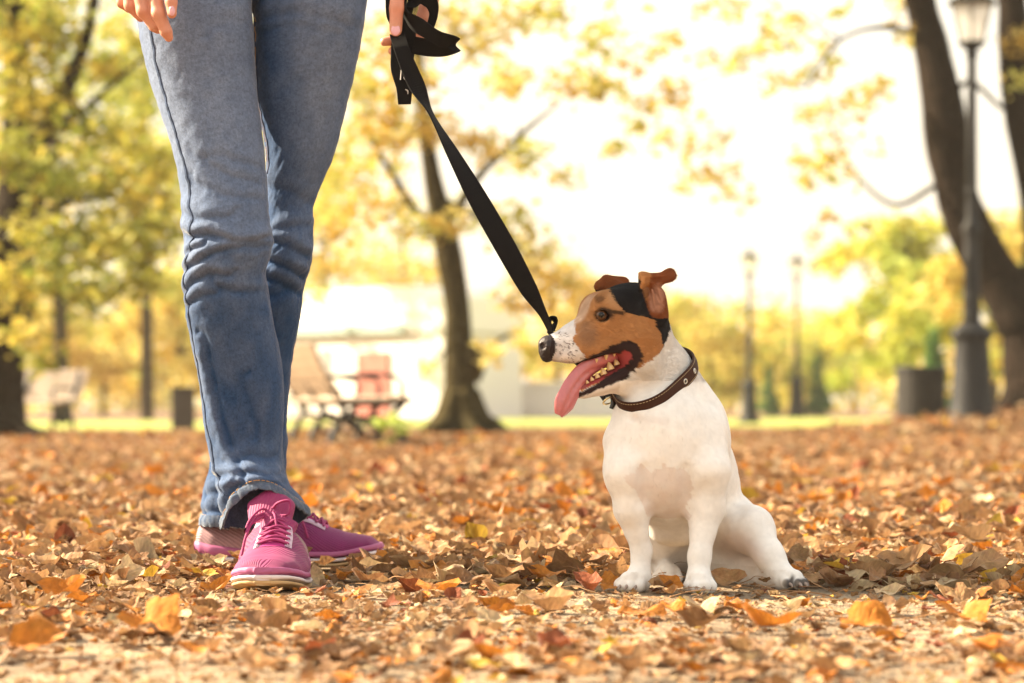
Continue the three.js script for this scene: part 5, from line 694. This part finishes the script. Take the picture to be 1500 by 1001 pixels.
// big forked tree by the lamp post
{
  const b = ground(1530, 25.6), P = a => rel(b, a);
  tree('forked_tree', 'thick dark tree forking into two curved limbs beside the black lamp post', null, b, P([[1536, 645, 0.42], [1526, 580, 0.36], [1514, 510, 0.32], [1504, 455, 0.31]]), {
    seed: 11, rad: 18, roots: 6, bark: bark(0.027, 0.018, 0.013), palette: 'gold', leaf: 0.1, n: 1500, nFar: 3000, clumpR: 0.42, limbEvery: 3, far: Array.from({ length: 40 }, (_, i) => [(hash3(i, 1, 5) - 0.6) * 9, 6.4 + hash3(i, 2, 5) * 5, (hash3(i, 3, 5) - 0.5) * 7, 0.8]),
    extra: [P([[1502, 470, 0.33], [1470, 420, 0.28], [1420, 330, 0.26], [1392, 250, 0.235], [1382, 160, 0.21], [1364, 70, 0.19], [1342, -20, 0.17, 0.1], [1300, -140, 0.11, 0.3], [1240, -300, 0.06, 0.8]]), P([[1503, 470, 0.28], [1528, 380, 0.24], [1518, 270, 0.2], [1495, 170, 0.18], [1486, 60, 0.17], [1484, -60, 0.14], [1500, -260, 0.08]]), P([[1386, 150, 0.04], [1420, 120, 0.03], [1470, 160, 0.025], [1500, 170, 0.02]]), P([[1360, 60, 0.05], [1300, 40, 0.03, 0.4], [1230, 60, 0.02, 0.8], [1180, 130, 0.01, 1.0]]), P([[1375, 270, 0.04], [1310, 300, 0.025, 0.3], [1250, 250, 0.015, 0.5], [1215, 180, 0.008, 0.6]])],
    clumps: [...P([[1220, 200, 0.22, 0.6], [1205, 160, 0.18, 0.8], [1230, 260, 0.2, 0.5], [1180, 265, 0.16, 0.6], [1100, 290, 0.14, 1], [1190, 350, 0.14, 0.3], [1240, 160, 0.2, 0.4], [1075, 100, 0.14, 1.2], [1140, 120, 0.16, 1.1], [1225, 20, 0.16, 0.8], [1150, 60, 0.2, 1], [1260, 330, 0.16, 0], [1495, 120, 0.2, 0.3], [1490, 60, 0.22, 0.3], [1320, 60, 0.12, 0.5], [1060, 200, 0.13, 1.4], [1290, 220, 0.15, 0]]), ...P(Array.from({ length: 46 }, (_, i) => [840 + hash3(i, 1, 77) * 500, -60 + hash3(i, 2, 77) * 430 * (0.4 + 0.6 * hash3(i, 5, 77)), 0.1 + 0.13 * hash3(i, 3, 77), (hash3(i, 4, 77) - 0.3) * 2]))],
  });
}
// tree behind the bench, with a burl and spreading roots
{
  const b = ground(676, 23.5), P = a => rel(b, a);
  tree('burled_tree', 'mossy slender tree with a burl and spreading roots behind the bench', null, b, P([[680, 640, 0.25], [676, 590, 0.17], [672, 520, 0.135], [670, 450, 0.125], [658, 380, 0.14], [645, 320, 0.13], [632, 250, 0.09], [622, 180, 0.075], [612, 80, 0.06], [600, -60, 0.05]]), {
    seed: 21, roots: 7, rad: 14, bark: bark(0.07, 0.055, 0.022), palette: 'gold', leaf: 0.095, n: 3300, nFar: 5000, clumpR: 0.4, limbEvery: 2, far: Array.from({ length: 26 }, (_, i) => [(hash3(i, 1, 9) - 0.5) * 6, 5.4 + hash3(i, 2, 9) * 4, (hash3(i, 3, 9) - 0.5) * 5, 0.7]),
    extra: [P([[690, 560, 0.1], [692, 530, 0.16], [688, 505, 0.1]]), P([[690, 615, 0.14], [720, 628, 0.12], [752, 641, 0.05]]), P([[668, 612, 0.14], [645, 625, 0.1], [628, 640, 0.05]]), P([[650, 340, 0.06], [700, 260, 0.045, -0.3], [760, 200, 0.03, -0.5], [820, 150, 0.015, -0.6]]), P([[655, 370, 0.05], [590, 280, 0.035, 0.3], [540, 200, 0.02, 0.5]]), P([[640, 290, 0.05], [720, 330, 0.03, 0.4], [790, 400, 0.015, 0.6]])],
    clumps: [...P([[600, 120, 0.35, 0.3], [560, 190, 0.34, 0.4], [690, 60, 0.3], [740, 120, 0.28, -0.4], [560, 60, 0.35], [640, 190, 0.24, 0.4], [760, 230, 0.24, -0.5], [700, 210, 0.22, 0.4], [500, 250, 0.3, 0.8], [545, 300, 0.28, 0.4], [610, 330, 0.22, 0.4], [740, 330, 0.26, 0.5], [790, 360, 0.26, 0.6], [810, 420, 0.24, 0.6], [760, 440, 0.22, 0.6], [840, 120, 0.26, -0.6], [880, 60, 0.24, -0.6], [800, 20, 0.3, -0.3], [660, 330, 0.2, 0.4], [720, 520, 0.16, 0.6], [800, 520, 0.2, 0.6], [760, 500, 0.15, 0.6], [830, 260, 0.14, -0.5], [900, 220, 0.12, -0.5], [520, 130, 0.3, 0.3], [480, 330, 0.24, 0.9], [640, 20, 0.3], [730, 20, 0.3], [630, 540, 0.1, 0.3], [880, 130, 0.2, -0.5]])],
  });
}
// leaning tree at the other side
{
  const b = ground(-25, 21), P = a => rel(b, a);
  tree('leaning_tree', 'olive-leaved tree with a dark stem and a long rising bough', null, b, P([[-20, 650, 0.34], [-8, 560, 0.28], [6, 470, 0.25], [14, 380, 0.24], [24, 320, 0.22], [30, 260, 0.19], [28, 140, 0.15], [10, 0, 0.12], [-20, -160, 0.08]]), {
    seed: 31, roots: 3, rad: 14, bark: bark(0.035, 0.024, 0.015), palette: 'olive', leaf: 0.09, n: 3800, nFar: 4000, clumpR: 0.5, limbEvery: 2, far: Array.from({ length: 28 }, (_, i) => [(hash3(i, 1, 19) - 0.45) * 7, 5.4 + hash3(i, 2, 19) * 4, (hash3(i, 3, 19) - 0.5) * 5, 0.75]),
    extra: [P([[28, 290, 0.12], [55, 215, 0.085, 0.2], [92, 140, 0.075, 0.3], [122, 70, 0.06, 0.3], [138, 0, 0.05, 0.3], [150, -110, 0.03, 0.3]]), P([[60, 200, 0.045, 0.2], [110, 170, 0.03, 0.5], [180, 110, 0.02, 0.8], [240, 60, 0.012, 0.9]]), P([[20, 340, 0.05], [90, 300, 0.035, 0.5], [160, 290, 0.02, 0.8], [230, 310, 0.01, 1]])],
    clumps: [...P([[40, 60, 0.32, 0.2], [90, 40, 0.3, 0.3], [20, 130, 0.34, 0.2], [70, 160, 0.28, 0.4], [130, 190, 0.26, 0.5], [10, 230, 0.34, 0.4], [80, 260, 0.3, 0.6], [150, 270, 0.28, 0.7], [210, 290, 0.28, 0.9], [60, 340, 0.3, 0.6], [120, 350, 0.28, 0.7], [20, 420, 0.28, 0.5], [180, 350, 0.28, 0.9], [90, 410, 0.26, 0.7], [240, 350, 0.26, 1], [180, 200, 0.22, 0.8], [230, 230, 0.22, 0.9], [40, 490, 0.2, 0.5], [200, 410, 0.24, 0.9], [60, 530, 0.16, 0.5], [150, 100, 0.16, 0.6], [200, 60, 0.14, 0.8], [140, 440, 0.2, 0.8], [0, 20, 0.34]])],
  });
}
// trees farther back
const back = [ // column, metres, height, crown width, palette, bark, leaf count, label
  [1330, 46, 4.1, 3.6, 'lime', 5200, 'bushy yellow-green tree behind the round litter bin'], [1455, 40, 3.5, 2.6, 'gold', 4200, 'golden tree showing past the lamp post and the forked tree'], [1040, 62, 3.5, 4.6, 'gold', 3000, 'broad golden tree behind the small lamp post'], [1165, 76, 3.0, 4.4, 'lime', 3200, 'low yellow-green tree between the two clipped cypresses'],
  [90, 40, 9, 5.4, 'olive', 3400, 'tall olive-yellow tree at the lawn\'s end'], [215, 52, 10.5, 6.4, 'lime', 3600, 'tall spreading yellow-olive tree across the lawn'], [330, 60, 11, 6.5, 'lime', 3000, 'tall yellow-green tree half hidden by the person\'s legs'], [480, 66, 10, 6.5, 'gold', 3200, 'tall yellow-green tree rising over the white pavilion'], [-60, 55, 8, 6, 'gold', 3500, 'golden tree beside the bench across the lawn'],
  [600, 74, 8, 7, 'gold', 2000, 'tall thin-leaved golden tree behind the white pavilion'], [820, 70, 5, 5.0, 'gold', 2200, 'sparse golden tree behind the low white wall'], [150, 66, 4.0, 7, 'gold', 4200, 'low golden thicket tree at the back of the lawn'], [260, 58, 3.4, 4.2, 'gold', 3200, 'small bright yellow tree beyond the litter bin'], [950, 85, 3.6, 7, 'lime', 1800, 'pale yellow tree far behind the low white wall'], [1560, 52, 5, 5, 'gold', 2600, 'golden tree behind the forked tree'], [1250, 95, 3.8, 7, 'gold', 1800, 'distant golden tree behind the lawn'],
];
back.forEach(([px, d, h, w, pal, n, lab], i) => {
  const b = ground(px, d), r = 0.035 + h * 0.009, lean = (hash3(i, 4, 4) - 0.5) * 0.6;
  tree('autumn_tree', lab, 'trees at the back of the park', b, [[0, -0.05, 0, r * 1.3], [lean * 0.2, h * 0.2, 0, r], [lean * 0.6, h * 0.45, 0.1, r * 0.75], [lean, h * 0.75, 0, r * 0.4], [lean, h * 0.95, 0, 0.02]], { seed: 100 + i * 7, rad: 8, roots: 0, bark: bark(0.08, 0.058, 0.038), palette: pal, leaf: 0.1 + d * 0.0014, n, nClumps: Math.round(16 + n / 200), clumpR: 0.13 * w * 0.75, crown: [lean * 0.6, h * 0.58, 0, w / 2, h * 0.42, w / 2], limbEvery: 3 });
});
// clipped cypresses
for (const [px, d, h, w, lab] of [[1126, 66, 1.35, 0.55, 'short clipped green cypress near the small lamp post'], [1199, 62, 1.7, 0.62, 'tall narrow green cypress on the far edge of the lawn'], [1367, 33, 1.3, 0.42, 'dark green cypress rising behind the round litter bin']]) {
  const b = ground(px, d), G = thing('cypress', lab, 'tree', b, 0, 'clipped cypresses'), rnd = rngOf(px); mesh('trunk', tube([[0, -0.03, 0, 0.06], [0, h * 0.5, 0, 0.04], [0, h * 0.95, 0, 0.01]], 4, 7), bark(0.12, 0.09, 0.06), G);
  const cl = []; for (let i = 0; i < 60; i++) { const y = Math.pow(rnd(), 1.2), a = rnd() * 6.28, r = w / 2 * (1 - y) * (0.6 + 0.4 * rnd()) * 1.0; cl.push([Math.cos(a) * r, 0.12 + y * h * 0.92, Math.sin(a) * r, 0.07 + 0.06 * (1 - y)]); } crownOf(G, cl, 2200, 0.085, 'green', px);
}
// far wood closing the view
{
  const G = new THREE.Group(); G.name = 'distant_wood'; tag(G, 'hazy golden wood closing the far end of the park', null, null, 'stuff'); scene.add(G); const rnd = rngOf(909), cl = []; for (let i = 0; i < 420; i++) { const a = (rnd() - 0.5) * 1.5, r = 125 + rnd() * 30, x = Math.sin(a) * r * 0.9, y = Math.pow(rnd(), 1.3) * 4; cl.push([x, 0.3 + y, -Math.cos(a) * r, 1.2 + 1.0 * rnd()]); } crownOf(G, cl, 22000, 0.7, 'gold', 910, 'leaf_mass');
}
// ---------- street furniture ----------
const iron = phys({ color: C(0.012, 0.0115, 0.013), roughness: 0.55, specularIntensity: 0.5 });
function lampPost(px, d, h, label) {
  const b = ground(px, d), G = thing('lamp_post', label, 'lamp post', b, 0.3, 'park lamp posts'), s = h / 4.6;
  const R = pts => lathe(pts.map(p => [p[0] * s, p[1] * s]), 20);
  mesh('base', R([[0.001, 0], [0.29, 0], [0.29, 0.1], [0.255, 0.13], [0.245, 0.2], [0.215, 0.35], [0.19, 0.75], [0.175, 0.95], [0.2, 0.98], [0.225, 1.02], [0.2, 1.06], [0.17, 1.09], [0.1, 1.15], [0.001, 1.16]]), iron, G);
  mesh('shaft', R([[0.001, 1.1], [0.095, 1.1], [0.09, 1.2], [0.08, 1.9], [0.075, 2.05], [0.1, 2.08], [0.1, 2.13], [0.07, 2.17], [0.06, 2.3], [0.048, 3.85], [0.07, 3.9], [0.05, 3.95], [0.001, 3.96]]), iron, G);
  const L = new THREE.Group(); L.name = 'lantern'; L.position.y = 3.95 * s; G.add(L);
  mesh('lantern_seat', R([[0.001, 0], [0.06, 0], [0.14, 0.05], [0.15, 0.08], [0.001, 0.085]]), iron, L);
  for (let i = 0; i < 6; i++) { const a = i / 6 * 6.283, c = Math.cos(a), n = Math.sin(a); mesh('glazing_bar', tube([[c * 0.135 * s, 0.08 * s, n * 0.135 * s, 0.009 * s], [c * 0.235 * s, 0.48 * s, n * 0.235 * s, 0.009 * s]], 2, 6), iron, L); const a2 = a + 6.283 / 6, g = new THREE.BufferGeometry(), q = [c * 0.133, 0.085, n * 0.133, Math.cos(a2) * 0.133, 0.085, Math.sin(a2) * 0.133, c * 0.232, 0.475, n * 0.232, Math.cos(a2) * 0.232, 0.475, Math.sin(a2) * 0.232].map(v => v * s); g.setAttribute('position', new THREE.Float32BufferAttribute(q, 3)); g.setIndex([0, 2, 1, 1, 2, 3]); g.computeVertexNormals(); mesh('pane', g, phys({ color: C(0.92, 0.9, 0.86), transmission: 0.75, roughness: 0.5, thickness: 0 }), L); }
  mesh('lantern_roof', R([[0.001, 0.78], [0.02, 0.76], [0.035, 0.72], [0.02, 0.68], [0.07, 0.62], [0.15, 0.56], [0.26, 0.5], [0.262, 0.475], [0.24, 0.478], [0.001, 0.55]]), iron, L);
  return G;
}
lampPost(1424, 24.3, 4.55, 'large black iron lamp post beside the forked tree');
lampPost(1098, 41, 2.95, 'small iron lamp post standing alone on the far lawn');
lampPost(1167, 62, 4.2, 'slim lamp post far off between the cypresses');
// round litter bin
{
  const b = ground(1349, 26.5), G = thing('litter_bin', 'round dark slatted litter bin beside the large lamp post', 'litter bin', b); mesh('liner', lathe([[0.001, 0.02], [0.235, 0.02], [0.25, 0.7], [0.235, 0.7], [0.22, 0.05], [0.001, 0.05]], 24), std({ color: C(0.02, 0.02, 0.02) }), G);
  const wood = std({ color: C(0.018, 0.014, 0.01), roughness: 0.8 }); for (let i = 0; i < 20; i++) { const a = i / 20 * 6.283, s = mesh('slat', box(0.068, 0.64, 0.022, 0, 0.37, 0, 0.006), wood, G); s.position.set(Math.sin(a) * 0.262, 0, Math.cos(a) * 0.262); s.rotation.y = a; }
  for (const y of [0.07, 0.7]) { const r = mesh('hoop', new THREE.TorusGeometry(0.272, 0.022, 8, 32).rotateX(Math.PI / 2), iron, G); r.position.y = y; }
}
// square bin across the lawn
{
  const b = ground(268, 27), G = thing('litter_bin', 'square dark litter bin standing by the far lawn', 'litter bin', b, 0.15); mesh('body', box(0.26, 0.44, 0.24, 0, 0.25, 0, 0.012), std({ color: C(0.045, 0.036, 0.028), roughness: 0.6 }), G); mesh('lid', box(0.275, 0.03, 0.255, 0, 0.485, 0, 0.01), iron, G); for (const s of [-1, 1]) mesh('foot', box(0.03, 0.035, 0.2, s * 0.1, 0.0145, 0, 0.004), iron, G);
}
// benches with cast iron ends
function bench(pos, turn, label, len) {
  const G = thing('park_bench', label, 'bench', pos, turn, 'park benches'), wood = std({ color: C(0.42, 0.32, 0.23), map: barkMap, roughness: 0.4 });
  const seat = []; for (let i = 0; i < 6; i++) { const t = i / 5, z = 0.27 - 0.46 * t, y = 0.43 - 0.035 * Math.sin(t * 2.2) + (i === 0 ? -0.02 : 0); const m = mesh('seat_slat', box(len, 0.032, 0.086, 0, 0, 0, 0.008), wood, G); m.position.set(0, y, z); m.rotation.x = i === 0 ? 0.6 : 0.06; }
  for (let i = 0; i < 6; i++) { const t = i / 5, m = mesh('back_slat', box(len, 0.08, 0.028, 0, 0, 0, 0.008), wood, G); m.position.set(0, 0.47 + 0.38 * t, -0.22 - 0.17 * t - 0.02 * Math.sin(t * 3)); m.rotation.x = -0.42; }
  for (const s of [-1, 0, 1]) { const x = s * (len / 2 - 0.12), T = (p) => tube(p.map(q => [x, q[0], q[1], q[2]]), 8, 7); mesh('iron_frame', merge([T([[0, 0.24, 0.03], [0.12, 0.26, 0.024], [0.26, 0.2, 0.024], [0.4, 0.27, 0.03]]), T([[0, -0.26, 0.03], [0.14, -0.22, 0.026], [0.3, -0.16, 0.026], [0.45, -0.22, 0.028], [0.88, -0.4, 0.02]]), T([[0.39, 0.27, 0.025], [0.37, 0.05, 0.025], [0.4, -0.21, 0.025]]), T([[0.12, 0.26, 0.018], [0.26, 0.06, 0.018], [0.18, -0.05, 0.018], [0.1, 0.02, 0.018], [0.18, 0.1, 0.018], [0.3, -0.16, 0.018]]), T([[0.44, 0.25, 0.02], [0.58, 0.24, 0.02], [0.62, 0.1, 0.02], [0.6, -0.27, 0.02]])]), iron, G); }
  G.scale.y = 0.8; return G;
}
{ const b = at(505, 0, 17.2); bench([b.x, 0, b.z], 1.85, 'wooden bench with ornate iron legs in front of the burled tree', 1.7); }
{ const b = at(20, 0, 27.5); bench([b.x, 0, b.z], -0.3, 'wooden bench beside the leaning tree at the edge of the lawn', 1.5); }
// sprouting sapling in front of the bench
{
  const b = at(572, 0, 15.4), G = thing('sapling', 'small bright green sapling sprouting in front of the bench', 'plant', [b.x, 0, b.z]), rnd = rngOf(8), parts = [], leaves = [];
  for (let i = 0; i < 9; i++) { const a = rnd() * 6.28, h = 0.1 + 0.15 * rnd(), x = Math.cos(a) * 0.1, z = Math.sin(a) * 0.1; parts.push(tube([[0, 0, 0, 0.006], [x * 0.5, h * 0.6, z * 0.5, 0.004], [x, h, z, 0.002]], 4, 5)); for (let k = 0; k < 4; k++) { const g = cardGeo.clone(); g.scale(0.075, 0.075, 0.075); g.rotateY(rnd() * 6.28); g.rotateX(rnd() * 1.4 - 0.3); g.translate(x + (rnd() - 0.5) * 0.07, h + (rnd() - 0.5) * 0.05, z + (rnd() - 0.5) * 0.07); leaves.push(g); } }
  mesh('stem', merge(parts), std({ color: C(0.2, 0.2, 0.05) }), G); const lm = phys({ color: C(0.42, 0.5, 0.05), transmission: 0.45, roughness: 0.7, thickness: 0, side: THREE.DoubleSide }); for (const g of leaves) mesh('leaf', g, lm, G);
}
// white pavilion and garden wall
{
  const b = ground(500, 62), u = 62 / FOCAL, G = thing('pavilion', 'white pavilion with grey-green cornice and a brick-red door', 'building', b, -0.72), white = std({ color: C(0.85, 0.81, 0.74), roughness: 0.85 });
  const X = px => (px - 500) * u * 1.3;
  mesh('wall', merge([box(X(526) - X(380), 2.15, 3, (X(526) + X(380)) / 2, 1.07, -1.6, 0.01), box(X(652) - X(568), 2.15, 3, (X(652) + X(568)) / 2, 1.07, -1.6, 0.01), box(X(568) - X(526), 0.45, 3, X(547), 1.92, -1.6, 0.01)]), white, G);
  mesh('cornice', box(X(600) - X(372), 0.26, 3.3, (X(600) + X(372)) / 2, 2.29, -1.55, 0.02), std({ color: C(0.36, 0.46, 0.42), roughness: 0.7 }), G);
  mesh('gable', box(X(656) - X(598), 0.9, 3.1, (X(656) + X(598)) / 2, 2.62, -1.55, 0.02), white, G);
  mesh('attic', box(X(596) - X(372), 0.95, 2.8, (X(596) + X(372)) / 2, 2.9, -1.8, 0.02), white, G);
  const door = mesh('door', box(X(572) - X(522), 1.7, 0.08, X(547), 0.85, -0.07, 0.01), std({ color: C(0.42, 0.13, 0.09), roughness: 0.6 }), G); mesh('handle', tube([[X(531), 0.8, -0.015, 0.015], [X(531), 0.95, -0.005, 0.015]], 2, 6), iron, door);
  for (const px of [430, 470]) { const w = mesh('window', box(0.42, 0.6, 0.06, X(px), 1.5, -0.09, 0.01), std({ color: C(0.35, 0.33, 0.3), roughness: 0.3 }), G); mesh('sill', box(0.5, 0.05, 0.12, X(px), 1.17, -0.06, 0.01), white, w); }
  const wb = ground(800, 64), wl = thing('garden_wall', 'low white garden wall behind the burled tree', 'wall', wb, -0.6); const Y = 64 / FOCAL * 1.2; mesh('wall', box(240 * Y, 0.86, 0.3, 0, 0.43, 0, 0.01), white, wl); mesh('coping', box(242 * Y, 0.08, 0.4, 0, 0.9, 0, 0.01), white, wl); for (const px of [-118, -40, 40, 118]) mesh('pier', box(0.42, 1.02, 0.42, px * Y, 0.51, 0, 0.01), white, wl);
}
renderer.render(scene, camera);
